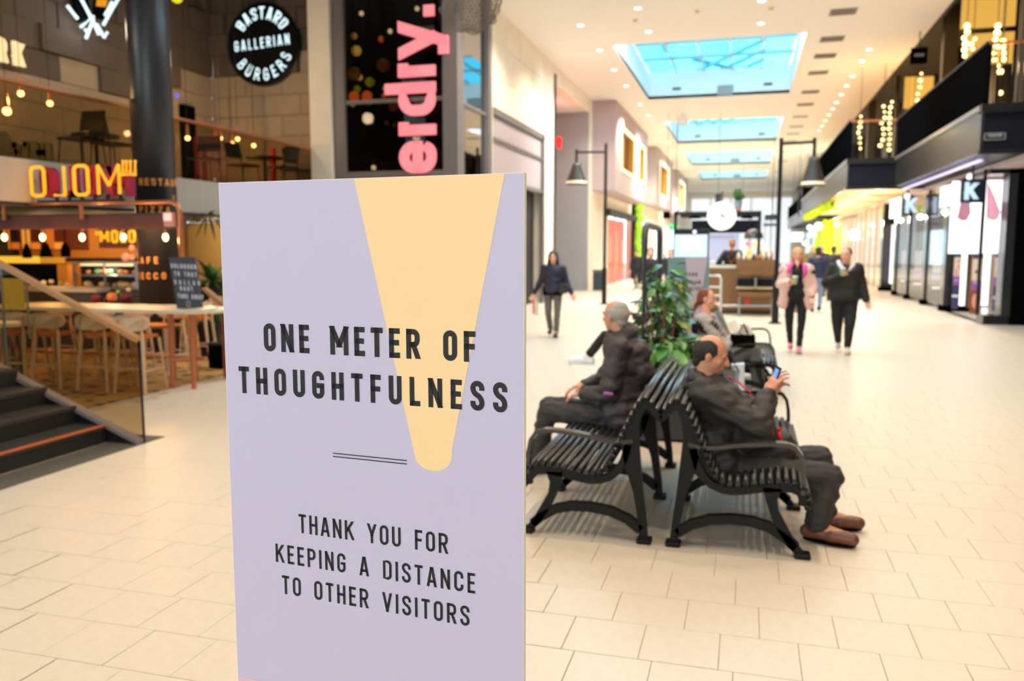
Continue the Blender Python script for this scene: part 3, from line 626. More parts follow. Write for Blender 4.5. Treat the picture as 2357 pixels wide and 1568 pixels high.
# neon MOLO seen from behind (mirrored)
sg = thing('neon_sign', 'amber neon word sign seen from behind above the copper frame', 'neon sign', (-8, YK, ztop))
x0, x1 = L_(68, 400).x, L_(276, 400).x; zb, zt = L_(170, 452).z, L_(170, 379).z
mb = MB(); neon(mb, 'MOLO', (x0, YK, zb), (1, 0, 0), (0, 0, 1), zt-zb, .021, total=x1-x0, wid=1.22, mirror=True); mb.build('neon_tube', M['orange'], sg, True)
pk = mat('magenta_letter', (150, 34, 66), .5, spec=.2); letters('MOLO', pk, sg, (x0+.11, YK+.14, zb-.01), (1, 0, 0), (0, 0, 1), zt-zb, total=x1-x0, t=.22, wid=1.22, mirror=True, depth=.10, name='letter_case')
for u in (283, 291, 300, 311): a = L_(u, 370); MB().tube([L_(u, 369), L_(u, 398)], .018, 6).build('neon_tube', M['orange'], sg, True)
MB().tube([L_(278, 402), L_(312, 402)], .02, 6).build('neon_tube', M['orange'], sg, True)
box('rail', M['dark'], (L_(88, 462).x, L_(282, 462).x, YK-.02, YK+.04, L_(180, 465).z, L_(180, 460).z), sg)
for u in (100, 130, 160, 190, 220, 250): box('bracket', M['dark'], (L_(u, 0).x, L_(u+4, 0).x, YK-.01, YK+.03, L_(u, 464).z, zb+.02), sg)
for k in range(2): lamp('POINT', (x0+.5+k*.7, YK-.15, (zb+zt)/2), 3, (1, .45, .08), .15)
# counter and display behind
c = thing('food_counter', 'dark grey food counter with pale worktop behind the bar table', 'counter', (-11, 10.9, 0))
YC = 10.9; Q = lambda u, v, y=YC: at_y(u, v, y)
box('front', mat('counter_front', (62, 52, 48), .6), (-13, Q(222, 660).x, YC, YC+.6, 0, Q(150, 672).z), c); box('worktop', mat('counter_top', (188, 172, 150), .4), (-13, Q(222, 660).x, YC-.03, YC+.7, Q(150, 672).z, Q(150, 664).z), c)
c = thing('glass_display_case', 'lit glass display case with pastries on the counter', 'display case', (-10.3, 11.4, 0)); a0, a1 = Q(170, 640, 11.2).x, Q(314, 640, 11.2).x; zb_, zt_ = Q(200, 664, 11.2).z, Q(200, 605, 11.2).z
box('base', mat('counter_front', (62, 52, 48), .6), (Q(224, 640, 11.2).x, a1, 11.2, 11.8, 0, zb_), c)
for zz_ in (zb_, (zb_+zt_)/2, zt_): box('shelf', M['steel'], (a0, a1, 11.2, 11.7, zz_-.01, zz_+.01), c)
for x in (a0, (a0+a1)/2, a1): box('post', M['steel'], (x-.012, x+.012, 11.19, 11.22, zb_, zt_), c)
box('pane', M['glass'], (a0, a1, 11.18, 11.19, zb_, zt_), c)
MB().box(a0+.1, a1-.1, 11.24, 11.27, zt_-.05, zt_-.015).build('light_tube', glow('case_light', (255, 230, 170), 1.8), c)
lamp('POINT', ((a0+a1)/2, 11.35, zt_-.12), 14, (1, .8, .5), .1)
random.seed(21); cols = [(236, 170, 120), (250, 214, 150), (230, 140, 90), (244, 226, 190), (120, 200, 150), (200, 190, 160)]
for i in range(22):
    x = a0+.06+(a1-a0-.12)*((i*.618) % 1); zz_ = zb_+.04 if i % 2 else (zb_+zt_)/2+.04; r = random.uniform(.035, .07); cl = cols[i % 6]
    own(MB().sph((x, 11.3+random.uniform(0, .25), zz_+r*.4), (r, r, r*.7), 10, 6).build('pastry', mat('pastry_%d' % (i % 6), cl, .6), None, True), '%s food item in the glass display case, %s from the left' % (['peach', 'cream', 'orange brown', 'white', 'mint green', 'beige'][i % 6], ORD[sorted((j*.618) % 1 for j in range(22)).index((i*.618) % 1) % 20].replace('nearest', 'first') if i < 20 else ['last', 'back'][i-20]), 'food', 'food items in the display case')
for i, (u, v, w_, h_, cl, nm) in enumerate(((220, 686, 26, 24, (120, 14, 14), 'dark red bag'), (244, 690, 14, 18, (80, 10, 26), 'wine red bag'), (258, 682, 28, 22, (240, 140, 90), 'orange bowl'), (290, 683, 34, 26, (92, 16, 20), 'maroon bag right of the orange bowl'), (272, 671, 10, 9, (150, 220, 70), 'small lime green fruit'), (296, 666, 12, 10, (240, 220, 150), 'pale round bun'), (100, 650, 14, 12, (250, 230, 200), 'cream cup on the counter'), (118, 647, 14, 10, (230, 200, 160), 'pale bowl on the counter'), (155, 655, 14, 14, (200, 160, 130), 'glass jar on the counter'), (138, 650, 10, 6, (150, 190, 80), 'small green item on the counter'))):
    y = 10.6 if i < 6 else 11.15; a = at_y(u, v, y); s = y/FPX*1.02
    zsup = at_y(u, v+h_/2, y).z
    t = own(MB().lathe((a.x, y, zsup), [(0, 0), (w_*s*.36, 0), (w_*s*.5, h_*s*.35), (w_*s*.46, h_*s*.8), (w_*s*.3, h_*s), (0, h_*s)], 14).build('bowl' if 'bowl' in nm else 'bag' if 'bag' in nm else 'cup', mat('ware%d' % i, cl, .5), None, True), nm+' behind the bar table', 'bag' if 'bag' in nm else 'food')
# shelf and amber back wall
w_ = struct(box('wall_left', mat('amber_wall', (168, 108, 40), .7, var=.2, scale=1.5), (-14, -10.2, 13.3, 13.5, 0, 2.24)))
box('panel', M['woodd'], (-14, -12.3, 13.28, 13.3, 1.6, 2.24), w_); box('panel', M['dark'], (-14, -11.2, 13.2, 13.3, 0, 1.45), w_)
for i in range(6):
    u = [8, 30, 55, 77, 110, 130][i]; a = at_y(u, 560, 13.2); box('lit_niche', glow('niche%d' % (i % 3), [(240, 130, 40), (220, 110, 30), (250, 160, 60)][i % 3], .7), (a.x-.09, a.x+.09, 13.24, 13.27, 1.62, 1.75+.28*(i % 2 == 0)), w_)
t = thing('amber_shelf', 'glowing amber shelf along the back wall of the food counter', 'shelf', (-12, 13, 1.4)); a = at_y(0, 600, 12.9); b = at_y(150, 600, 12.9)
box('board', M['wood'], (a.x-1, b.x, 12.9, 13.2, at_y(80, 606, 12.9).z, at_y(80, 602, 12.9).z), t); box('light', glow('shelf_light', (250, 190, 60), .95), (a.x-1, at_y(92, 600, 12.88).x, 12.86, 12.9, at_y(80, 606, 12.9).z, at_y(80, 590, 12.9).z), t); box('light', glow('shelf_light2', (220, 150, 40), .6), (at_y(94, 600, 12.88).x, b.x, 12.86, 12.9, at_y(80, 606, 12.9).z, at_y(80, 592, 12.9).z), t)
for i, (u, v, w1, w2) in enumerate(((62, 582, 10, 24), (106, 580, 12, 34), (151, 580, 12, 22))):
    a = at_y(u, v, 11.6); s = 12.5/FPX; t = thing('pendant_lamp', 'black bell pendant lamp over the counter, %s' % ['left', 'middle', 'right'][i], 'pendant lamp', a, 'black bell pendants over the food counter')
    MB().lathe(a, [(.02, .16), (w1*s*.6, .12), (w1*s, .03), (w2*s*.5, -.09)], 18).build('shade', M['black'], t, True); MB().cyl(a+V((0, 0, .15)), (a.x, a.y, 2.24), .01, n=5).build('cord', M['black'], t); MB().sph(a+V((0, 0, -.06)), .045, 10, 6).build('bulb', glow('dimbulb', (255, 230, 190), 1.2 if i else .3), t, True)
t = thing('oven', 'dark round oven shape behind the counter', 'oven', at_y(125, 640, 12)); a = at_y(122, 640, 12); MB().sph((a.x, 12, a.z), (.19, .2, .22), 18, 12).build('dome', M['black'], t, True); box('stand', M['dark'], (a.x-.2, a.x+.2, 11.85, 12.2, 0, a.z-.1), t); box('hood', mat('amber_metal', (200, 130, 40), .4), (a.x+.2, a.x+.42, 11.9, 12.2, .9, a.z+.25), t)
o = thing('small_neon_sign', 'small amber neon word on the back wall under the beam', 'neon sign', at_y(265, 545, 11.9)); a = at_y(232, 558, 11.9); b = at_y(309, 531, 11.9); mb = MB(); neon(mb, 'MOLO', (a.x, 11.9, a.z), (1, 0, 0), (0, 0, 1), b.z-a.z, .022, total=b.x-a.x, wid=1.15); mb.build('neon_tube', M['orange'], o, True)
for u in (221, 227): MB().tube([at_y(u, 533, 11.9), at_y(u+1, 541, 11.9)], .018, 6).build('neon_tube', M['orange'], o)
box('backing', M['woodd'], (a.x-.1, b.x+.1, 11.97, 12.0, a.z-.1, b.z+.08), o)
for i, (u, v, r) in enumerate(((304, 571, 8), (290, 593, 11), (304, 593, 8))): a = at_y(u, v, 10.35); own(MB().sph(a, (r/180, r/180, r/150), 12, 8).build('balloon', mat('pink_paper', (226, 160, 150), .6), None, True), ['small top pink paper flower beside the column', 'large pink paper flower beside the column', 'lower right pink paper flower touching the column'][i], 'decoration')
# beige wall right of the column, low
w_ = struct(box('wall_left', mat('beige_wall', (206, 176, 118), .7), (-14.3, -9.0, 15.9, 16.1, 0, 2.2)))
lamp('POINT', (-10.5, 14.7, 1.95), 60, (1, .75, .4), .1)
for i, (x, y) in enumerate(((-11, 12.2), (-9.9, 12), (-12.2, 12.2), (-10.3, 9.8), (-11.8, 10), (-8.2, 9.9))): lamp('POINT', (x, y, 2.0), 46, (1, .6, .25), .1)
struct(box('ceiling', M['soffd'], (-11.7, -9.13, 4, 15.8, 2.2, 2.238)))
# ================================================================ bar table and stools
tb = thing('bar_table', 'long bar table with pale terrazzo top and copper legs', 'table', (-7.6, 8.5, 0)); ZT = .93
tz = mat('terrazzo', (214, 200, 176), .35, var=.25, scale=60)
def ov(x0, x1, y0, y1, z0, z1):
    r = (y1-y0)/2; pts = [(x1-r+r*math.sin(a), (y0+y1)/2-r*math.cos(a)) for a in [math.pi*i/12 for i in range(13)]]+[(x0+r-r*math.sin(a), (y0+y1)/2+r*math.cos(a)) for a in [math.pi*i/12 for i in range(13)]]
    return MB().prism([(x, y, z0) for x, y in pts], (0, 0, z1-z0))
ov(-9.2, -5.85, 8.05, 8.85, ZT-.04, ZT).build('tabletop', tz, tb)
for u in (400, 449, 35, 55): x = at_y(u, 800, 8.25).x; MB().cyl((x, 8.2, 0), (x, 8.2, ZT-.04), .028).build('leg', M['copper'] if u > 100 else M['greym'], tb)
for u in (398, 449): x = at_y(u, 800, 8.7).x; MB().cyl((x, 8.7, 0), (x, 8.7, ZT-.04), .028).build('leg', M['copper'], tb)
xa, xb = at_y(400, 800, 8.25).x, at_y(449, 800, 8.25).x; MB().cyl((xa, 8.2, .33), (xb, 8.2, .35), .022).build('foot_rail', M['copper'], tb); MB().cyl((xa-2.4, 8.45, .33), (xb, 8.45, .33), .022).build('foot_rail', M['copper'], tb)
t2 = thing('bar_table', 'second smaller pale table at the lower left edge behind the stairs', 'table', (-8.6, 7.4, 0)); ov(-10.2, at_y(28, 750, 7.4).x, 7.1, 7.7, .76, .8).build('tabletop', tz, t2); x = at_y(12, 800, 7.4).x; MB().cyl((x, 7.4, 0), (x, 7.4, .76), .025).build('leg', M['greym'], t2)
stw = mat('stool_wood', (214, 182, 150), .5, var=.12, scale=5, stretch=(1, 1, 6)); stl = mat('stool_leather', (196, 112, 40), .5)
def stool(x, y, rot, label, group):
    t = thing('bar_stool', label, 'stool', (x, y, 0), group); c, s = math.cos(rot), math.sin(rot)
    R_ = lambda px, py, pz: V((x+px*c-py*s, y+px*s+py*c, pz))
    n = 14; pts = []   # curved oval back board
    for i in range(n):
        a = 2*math.pi*i/n; pts.append((.235*math.copysign(abs(math.cos(a))**.6, math.cos(a)), .095*math.copysign(abs(math.sin(a))**.75, math.sin(a))))
    mb = MB(); vs = []
    for d in (0, .018):
        for px, pz in pts: vs.append(R_(px, -.21+d+.9*px*px, .80+pz))
    mb.add(vs, [tuple(range(n-1, -1, -1)), tuple(range(n, 2*n))]+[(i, (i+1) % n, n+(i+1) % n, n+i) for i in range(n)]); mb.build('backrest', stw, t)
    mb = MB(); vs = [];
    for d in (0, .035):
        for i in range(20): a = 2*math.pi*i/20; vs.append(R_(.21*math.cos(a), .19*math.sin(a), .61+d+.02*math.cos(a)**2))
    mb.add(vs, [tuple(range(19, -1, -1)), tuple(range(20, 40))]+[(i, (i+1) % 20, 20+(i+1) % 20, 20+i) for i in range(20)]); mb.build('seat', stl, t)
    for sx in (-1, 1):
        MB().tube([R_(sx*.15, -.19, .84), R_(sx*.15, -.17, .6), R_(sx*.19, -.23, 0)], [.014, .021, .015], 8).build('leg', stw, t)
        MB().tube([R_(sx*.15, .15, .61), R_(sx*.19, .21, 0)], [.02, .014], 8).build('leg', stw, t)
        MB().cyl(R_(sx*.178, -.21, .25), R_(sx*.178, .19, .25), .01, n=6).build('stretcher', stw, t)
        MB().sph(R_(sx*.12, -.222, .81), .009, 8, 5).build('screw', M['copper'], t)
    for py in (-.21, .19): MB().cyl(R_(-.178, py, .28), R_(.178, py, .28), .01, n=6).build('stretcher', stw, t)
for i, u in enumerate((320, 235, 130, 52, -20)):
    a = at_z(u+4 if i else u, 893-(0 if i == 0 else 8*i), 0); a = at_y(u, 760, 7.95-.12*0); stool(a.x, 7.95, .12, 'pale wooden stool with oval back at the bar table, %s from the right' % ['first', 'second', 'third', 'fourth', 'fifth'][i], 'stools on the near side of the bar table')
for i, u in enumerate((380, 300, 215, 120)):
    a = at_y(u, 760, 9.15); stool(a.x, 9.15, math.pi, 'wooden stool on the far side of the bar table, %s from the right' % ['first', 'second', 'third', 'fourth'][i], 'stools on the far side of the bar table')
stool(at_y(455, 800, 10.2).x, 10.2, 1.9, 'wooden stool with green seat area near the potted fern', 'stools further back'); stool(at_y(478, 800, 11).x, 11, 2.6, 'farthest wooden stool behind the table end', 'stools further back')
# chalkboard on the table
t = thing('chalkboard', 'leaning black chalkboard with white handwriting on the bar table', 'sign', at_y(430, 712, 8.4)); YB = 8.35
mb = MB().prism([at_y(388, 592, YB+.1), at_y(447, 592, YB+.1), at_y(465, 708, YB), at_y(408, 712, YB)], (0, .025, 0)); mb.build('board', mat('slate', (58, 58, 66), .6), t)
def bd(u, v): return at_y(u, v, YB+.1-.1*(v-592)/118-.006)
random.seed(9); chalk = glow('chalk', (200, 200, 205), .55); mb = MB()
for r, (v, n, u0) in enumerate(((612, 8, 394), (630, 7, 402), (649, 8, 402), (664, 4, 415), (681, 8, 410))):
    txt = ['GULDKORN', 'TO THAT', 'SALLAD', 'DAGT', 'TAKE AWAY'][r]
    a = bd(u0, v+5); text_mesh(mb, txt, a, (1, 0, -.04), (-.12, 0, 1), .055, total=.052*n*.85, t=.2)
a = bd(434, 700); mb.tube([a+V((.025*math.cos(q_), -.002, .035*math.sin(q_))) for q_ in [math.pi*2*i/10 for i in range(11)]], .003, 4); mb.build('handwriting', chalk, t)
# yellow poster in its frame, left
t = thing('yellow_notice', 'yellow notice hanging between grey posts at the left edge', 'notice', at_y(30, 680, 6.9)); Y_ = 6.9
box('sheet', mat('yellow_sheet', (224, 176, 24), .6), (at_y(8, 680, Y_).x, at_y(56, 680, Y_).x, Y_, Y_+.01, at_y(30, 713, Y_).z, at_y(30, 641, Y_).z), t)
for u in (3, 60): x = at_y(u, 700, Y_).x; MB().cyl((x, Y_+.02, .02 if u == 3 else .7), (x, Y_+.02, at_y(30, 615 if u == 3 else 635, Y_).z), .012, n=8).build('post', M['steel'], t)
# potted plants right of the column
def rosette(name, label, c, n, ln, wd, col, rnd, droop=.6, up=.5, pot=None, cat='plant'):
    t = thing(name, label, cat, c); random.seed(rnd); c = V(c)
    me = MB(); K = 5
    for s_ in (-1, 1):
        pass
    vs = []; fs = []
    for i in range(K+1):
        u = i/K; w_ = wd*math.sin(math.pi*(u*.92+.05))**.8; x = ln*u; z = -droop*ln*u*u*.8+up*0
        vs += [(x, -w_, z), (x, 0, z+.15*wd), (x, w_, z)]
    for i in range(K): k = 3*i; fs += [(k, k+3, k+4, k+1), (k+1, k+4, k+5, k+2)]
    me.add(vs, fs); lm_ = me.mesh('leaf', smooth=True); lm_.materials.append(col)
    for i in range(n):
        o = bpy.data.objects.new('leaf', lm_); COL.objects.link(o); o.parent = t
        o.rotation_euler = (random.uniform(-.3, .3), -random.uniform(.1, 1.3), random.uniform(0, 6.28)); s = random.uniform(.7, 1.1); o.scale = (s, s, s)
    if pot: MB().lathe((c.x, c.y, 0), [(0, 0), (.13, 0), (.18, c.z-.03), (.16, c.z), (0, c.z-.02)], 16).build('pot', pot, t)
    return t
gl = mat('fern_green', (60, 96, 40), .5, var=.3); 
rosette('potted_fern', 'potted fern against the beige wall beside the chalkboard', at_y(486, 648, 11.5), 46, .42, .035, gl, 4, pot=M['dark'])
rosette('hanging_plant', 'small dark plant trailing under the mezzanine beside the sign', at_y(480, 500, 12.5), 26, .3, .03, mat('dark_green', (40, 50, 24), .6), 6, droop=2.2)
rosette('potted_palm', 'low green plant behind the wooden rail at the sign edge', at_y(482, 742, 10.6), 34, .4, .035, gl, 8, pot=M['dark'])
t = thing('waste_bin', 'black square waste bin at the left edge of the lilac sign', 'bin', (at_y(492, 800, 9.6).x, 9.6, 0)); a, b = at_y(478, 800, 9.6).x, at_y(507, 800, 9.6).x; box('body', M['black'], (a, b, 9.6, 9.9, .02, at_y(490, 795, 9.6).z), t, b=.008); box('rim', M['dark'], (a-.01, b+.01, 9.59, 9.91, at_y(490, 795, 9.6).z, at_y(490, 790, 9.6).z), t)
t = thing('wooden_rail', 'reddish wooden post and sloping rail beside the lilac sign', 'railing', (at_y(512, 800, 9).x, 9, 0)); MB().prism([at_y(462, 664, 9), at_y(530, 728, 9), at_y(530, 712, 9), at_y(468, 662, 9)], (0, .08, 0)).build('rail', M['wood'], t); a = at_y(510, 750, 9).x; box('post', mat('reddish_wood', (140, 74, 40), .6), (a, a+.25, 9, 9.15, 0, at_y(520, 715, 9).z), t)
# ================================================================ stairs with glass balustrade
YS = 5.75; st = thing('stairs', 'black stairs rising to the left with glass side panel', 'stairs', (-5.2, 4, 0)); sm = mat('step_black', (30, 27, 25), .55); trd = mat('step_tread', (46, 41, 37), .7)
x = -5.2; rise = .15; run = .30
for i in range(9):
    box('riser', sm, (x-i*run-.05, x-i*run, 1.5, YS-.06, i*rise, (i+1)*rise-.03), st)
    box('tread', trd, (x-(i+1)*run-.03, x-i*run+.012, 1.5, YS-.06, (i+1)*rise-.03, (i+1)*rise), st)
    if i == 0: box('nosing', mat('orange_nosing', (190, 92, 40), .5), (x-.03, x+.016, 1.5, YS-.06, rise-.006, rise+.004), st)
    MB().prism([(x-i*run-.05, 1.5, 0), (x-i*run-.05, 1.5, (i+1)*rise-.04), (x-(i+1)*run, 1.5, (i+1)*rise-.04), (x-(i+1)*run, 1.5, 0)], (0, YS-1.6, 0)).build('step_core', sm, st)
s0 = (-4.87, 0); sl = at_y(0, 845, YS)
sx, sz = sl.x, sl.z; kx = (sx+4.87); ext = 1.5; ex_, ez_ = -4.87+kx*ext, sz*ext
MB().prism([(-4.87, YS-.05, 0), (ex_, YS-.05, ez_), (ex_, YS-.05, ez_+.0), (ex_, YS-.05, max(0, ez_-.34)), (-5.55, YS-.05, 0)], (0, .05, 0)).build('stringer', M['dark'], st)
MB().prism([(-4.87, YS-.075, 0), (ex_, YS-.075, ez_-.01), (ex_, YS-.075, ez_+.03), (-4.87, YS-.075, .03)], (0, .09, 0)).build('glass_channel', M['greym'], st)
h0 = at_y(318, 785, YS); h1 = at_y(0, 610, YS); h1 = h0+(h1-h0)*1.5
gp = MB().prism([(-4.87, YS, .04), (ex_, YS, ez_+.04), (ex_, YS, h1.z), (-4.87, YS, h0.z)], (0, .012, 0)); gp.build('glass_panel', M['gsmoke'], st)
box('glass_edge', M['blackg'], (-4.875, -4.862, YS-.002, YS+.014, 0, h0.z), st)
MB().prism([h0+V((0, -.02, -.015)), h1+V((0, -.02, -.015)), h1+V((0, -.02, .03)), h0+V((0, -.02, .03))], (0, .055, 0)).build('handrail', M['wood'], st)
# ================================================================ right side: balconies
def balcony(label, x0, ya, yb, xr_, nb, sign=False):
    t = thing('balcony', label, 'balcony', (x0, ya, 3.37), 'stepped black balconies on the right')
    box('front_fascia', M['navy'], (x0, 8.8, ya, ya+.12, 3.42, 4.12), t); box('ledge', M['dark'], (x0-.06, 8.8, ya-.06, ya+.14, 4.12, 4.28), t); box('lower_ledge', M['dark'], (x0-.05, 8.8, ya-.05, ya+.14, 3.37, 3.45), t)
    box('slab', mat('soffit_lit_warm', (250, 214, 158), .6) if x0 < 3.5 else M['dark'], (x0+.05, 8.8, ya+.12, yb, 3.42, 4.2), t)  # warm light on the middle balcony's underside put into its slab colour
    box('side_fascia', mat('fascia_metal', (66, 63, 60), .25, metal=.5, var=.1), (x0-.02, x0+.05, ya+.12, yb, 3.42, 4.2), t); box('edge_trim', M['steel'], (x0-.06, x0+.02, ya+.1, yb, 4.2, 4.28), t)
    box('side_parapet', M['black'], (x0-.02, x0+.06, ya, yb, 4.28, 5.36), t); box('rail', M['dark'], (x0-.04, x0+.08, ya, yb, 5.36, 5.4), t)
    box('rail', M['copper'], (x0, xr_, ya-.02, ya+.03, 5.34, 5.38), t)
    for k in range(nb): x = x0+.06+(xr_-x0)*(k+.5)/nb; box('baluster', M['dark'], (x-.008, x+.008, ya-.005, ya+.015, 4.28, 5.34), t)
    return t
b1 = balcony('nearest stepped black balcony at the right picture edge', 4.15, 17.4, 26.8, 8.8, 46)
b2 = balcony('middle stepped black balcony over the right shops', 2.85, 26.8, 48.5, 4.15, 16)
b3 = balcony('far narrow balcony behind the second street lamp', 3.7, 53, 84, 8, 20)
a = at_y(2261, 323, 17.38); b = at_y(2315, 305, 17.38)
mb = MB().box(a.x+.03, b.x, 17.37, 17.39, a.z, a.z+.012).box(a.x+.03, b.x, 17.37, 17.39, b.z-.012, b.z).box(a.x+.03, a.x+.042, 17.37, 17.39, a.z, b.z).box(b.x-.012, b.x, 17.37, 17.39, a.z, b.z)
text_mesh(mb, 'THERNLUND', (a.x+.08, 17.375, a.z+.05), (1, 0, 0), (0, 0, 1), .06, total=b.x-a.x-.13, t=.2)
mb.build('name_plate', mat('grey_lettering', (150, 150, 158), .5), b1)
# green planted fringe under balcony 2
t = thing('green_fringe', 'lime green planted strip under the middle balcony', 'living wall', (3.2, 46, 3.3)); mb = MB(); random.seed(4)
gcm = mat('lime_moss', (196, 226, 10), .7, var=.25, scale=4)
for k in range(240):
    u = random.random(); p = at_y(1905+u*55, 478-u*68+random.uniform(-10, 8), 0.01) if False else None
    mb.sph((2.95+random.uniform(0, .1), random.uniform(33, 47), 3.28+random.uniform(-.12, .1)), random.uniform(.08, .14), 6, 4)
own(mb.build('moss', gcm, t, True), kind='stuff'); box('backing', M['dark'], (2.95, 3.05, 33, 47, 3.2, 3.4), t)
# ---------------- upper floor facade
UX = 6.4
struct(box('wall_right', mat('dark_facade', (34, 27, 22), .5, var=.2, scale=1.5), (8.6, 8.8, -8, 88, 4.2, 7.8)))
struct(box('wall_right', M['dark'], (8.6, 8.8, -8, 18, 0, 4.3)))
gold = glow('gold_interior', (226, 172, 76), .95)
gold2 = mat('gold_panel', (196, 150, 74), .3, metal=.5, var=.3, scale=1.2)
def bay(y0, y1, x, lit, lab):
    t = thing('upper_shop_front', lab, 'shop front', (x, y0, 4.28), 'upper floor shop fronts on the right')
    box('lit_interior', gold if lit else gold2, (x+.8, x+.85, y0, y1, 4.4, 7.3), t); box('head_panel', M['bronze'], (x, x+.1, y0, y1, 7.1, 7.7), t)
    box('pane', M['glass'], (x+.02, x+.04, y0, y1, 4.3, 7.1), t); box('sill', M['dark'], (x-.02, x+.1, y0, y1, 4.28, 4.5), t)
    for k in range(3): box('mullion', M['dark'], (x-.02, x+.05, y0+(y1-y0)*k/2-.04, y0+(y1-y0)*k/2+.04, 4.3, 7.1), t)
    return t
yy = 17.6; i = 0
while yy < 60:
    bay(yy, yy+2.6, UX, i % 2 == 0 or i == 1, 'gold lit upper shop front, %s bay from the right picture edge' % ORD[i])
    struct(box('trim_%d' % (20+i), M['bronze'] if i % 2 else M['dark'], (UX-.35, UX+.3, yy+2.62, yy+4.28, 4.28, 7.74))); yy += 4.3; i += 1
# front-facing gold panels seen past the balcony rails
for n_, (u0, u1, v0, v1, y, mm) in enumerate(((2212, 2342, -20, 66, 22.5, 'gold_interior'), (2222, 2336, 72, 150, 22.4, 'gold_interior'), (2080, 2108, 160, 250, 33, 'gold_interior'), (2098, 2150, 175, 240, 29, 'gold_interior'))):
    a = at_y(u0, v1, y); b = at_y(u1, v0, y); own(box('gold_panel', MATS[mm], (a.x, b.x, y, y+.08, a.z, min(b.z, 7.7))), ['large gold lit panel at the top right corner', 'lower gold lit panel behind the near balcony rail', 'narrow gold lit panel left of the black hanging sign', 'gold lit panel under the black hanging sign'][n_], 'panel')
for n_, (u0, u1, v0, y) in enumerate(((2342, 2375, -10, 20.5), (2165, 2212, -10, 24), (2062, 2082, 150, 33), (2000, 2030, 200, 38))):
    a = at_y(u0, 240, y); b = at_y(u1, 0, y); struct(box('trim_%d' % (n_+4), M['bronze'] if n_ else mat('grey_col', (74, 68, 66), .5), (a.x, b.x, y, y+.3, 4.28, 7.75)))
a = at_y(2096, 147, 24.5); b = at_y(2136, 108, 24.5); t = thing('hanging_sign', 'square black hanging sign with faint letters on the upper floor', 'sign', a); box('panel', M['black'], (a.x, b.x, 24.5, 24.58, a.z, b.z), t); mb = MB(); text_mesh(mb, 'MYKOS', (a.x+.08, 24.49, (a.z+b.z)/2-.03), (1, 0, 0), (0, 0, 1), .08, total=b.x-a.x-.16, t=.2); mb.build('lettering', mat('grey_lettering', (150, 150, 158), .5), t); MB().cyl(((a.x+b.x)/2, 24.54, b.z), ((a.x+b.x)/2, 24.54, 7.75), .015).build('rod', M['dark'], t)
# cascades of warm bulbs
bm_ = MB().sph((0, 0, 0), .052, 10, 7).mesh('bulb', smooth=True); bm_.materials.append(glow('cascade_bulb', (255, 222, 150), 3.5))
for n_, (u, v0, v1, y, nb) in enumerate(((1977, 268, 342, 29, 7), (2030, 245, 335, 28.5, 8), (2046, 235, 345, 29.5, 10), (2099, 262, 334, 28.5, 7), (2112, 170, 262, 27.5, 7), (2222, 60, 128, 19.5, 6), (2292, 60, 138, 19, 6), (2306, 95, 165, 18.8, 6), (2300, 208, 214, 18.2, 1), (2238, 90, 135, 20.5, 5))):
    a = at_y(u, v1, y); b = at_y(u, v0, y); t = thing('light_cascade', 'vertical string of warm bulbs on the upper floor, %s from the left' % ['first', 'second', 'third', 'fourth', 'fifth', 'sixth', 'eighth', 'ninth', 'tenth', 'seventh'][n_], 'pendant lamp', a, 'warm bulb cascades on the upper floor')
    for k in range(nb):
        o = bpy.data.objects.new('bulb', bm_); COL.objects.link(o); o.parent = t; f = k/max(1, nb-1); o.location = (random.uniform(-.05, .05), 0, (b.z-a.z)*f); s = random.uniform(.7, 1.2); o.scale = (s, s, s)
    MB().cyl(a, (a.x, a.y, 7.75), .008, n=4).build('cord', M['dark'], t)
    lamp('POINT', a+V((0, -.35, .4)), 26, (1, .65, .3), .1)
# ---------------- ground floor shops on the right
SX = 4.95
struct(MB().box(SX, 9, 17.8, 26.8, 3.3, 3.4).box(SX, 9, 26.8, 88, 3.3, 3.4).build('ceiling', mat('shop_ceiling', (206, 190, 190), .6)))
struct(box('wall_right', mat('shop_back', (190, 180, 176), .7), (8.2, 8.3, 18, 88, 0, 3.35)))
s1 = thing('storefront', 'near right shop front, black framed glass corner with lightboxes behind', 'shop front', (SX, 19.9, 0))
def P20(u, v, y=19.9): return at_y(u, v, y)
x2267 = P20(2268, 400).x
box('plinth', M['blackg'], (SX, 8, 19.85, 20.4, 0, .2), s1); box('plinth', M['blackg'], (SX, SX+.12, 20.4, 23.9, 0, .02), s1)
box('corner_post', M['dark'], (x2267-.03, x2267+.03, 19.86, 19.92, .2, 3.3), s1)
box('pane', M['glass'], (SX+.05, 5.5, 19.89, 19.9, .2, 3.3), s1)
box('pier', mat('glossy_pier', (44, 42, 42), .12, var=.1), (P20(2322, 400).x, P20(2345, 400).x, 19.84, 20.3, .2, 3.3), s1); box('pier', M['black'], (P20(2344, 400).x, 8.2, 19.8, 20.3, 0, 3.3), s1)
box('head_rail', M['dark'], (SX-.03, 5.6, 19.84, 19.94, 3.2, 3.3), s1); box('side_rail', M['dark'], (SX-.03, SX+.06, 19.9, 23.6, 3.22, 3.3), s1)
YB2 = 21.5; Q = lambda u, v: at_y(u, v, YB2)
lb = thing('lightbox', 'large blank white lightbox in the near right shop window', 'lightbox', (5.5, YB2, 1.5))
a, b = Q(2184, 584), Q(2328, 414); box('face', M['white'], (a.x, b.x, YB2+.05, YB2+.1, a.z, b.z), lb); box('case', M['dark'], (a.x-.01, b.x+.01, YB2+.1, YB2+.2, a.z-.01, b.z+.01), lb)
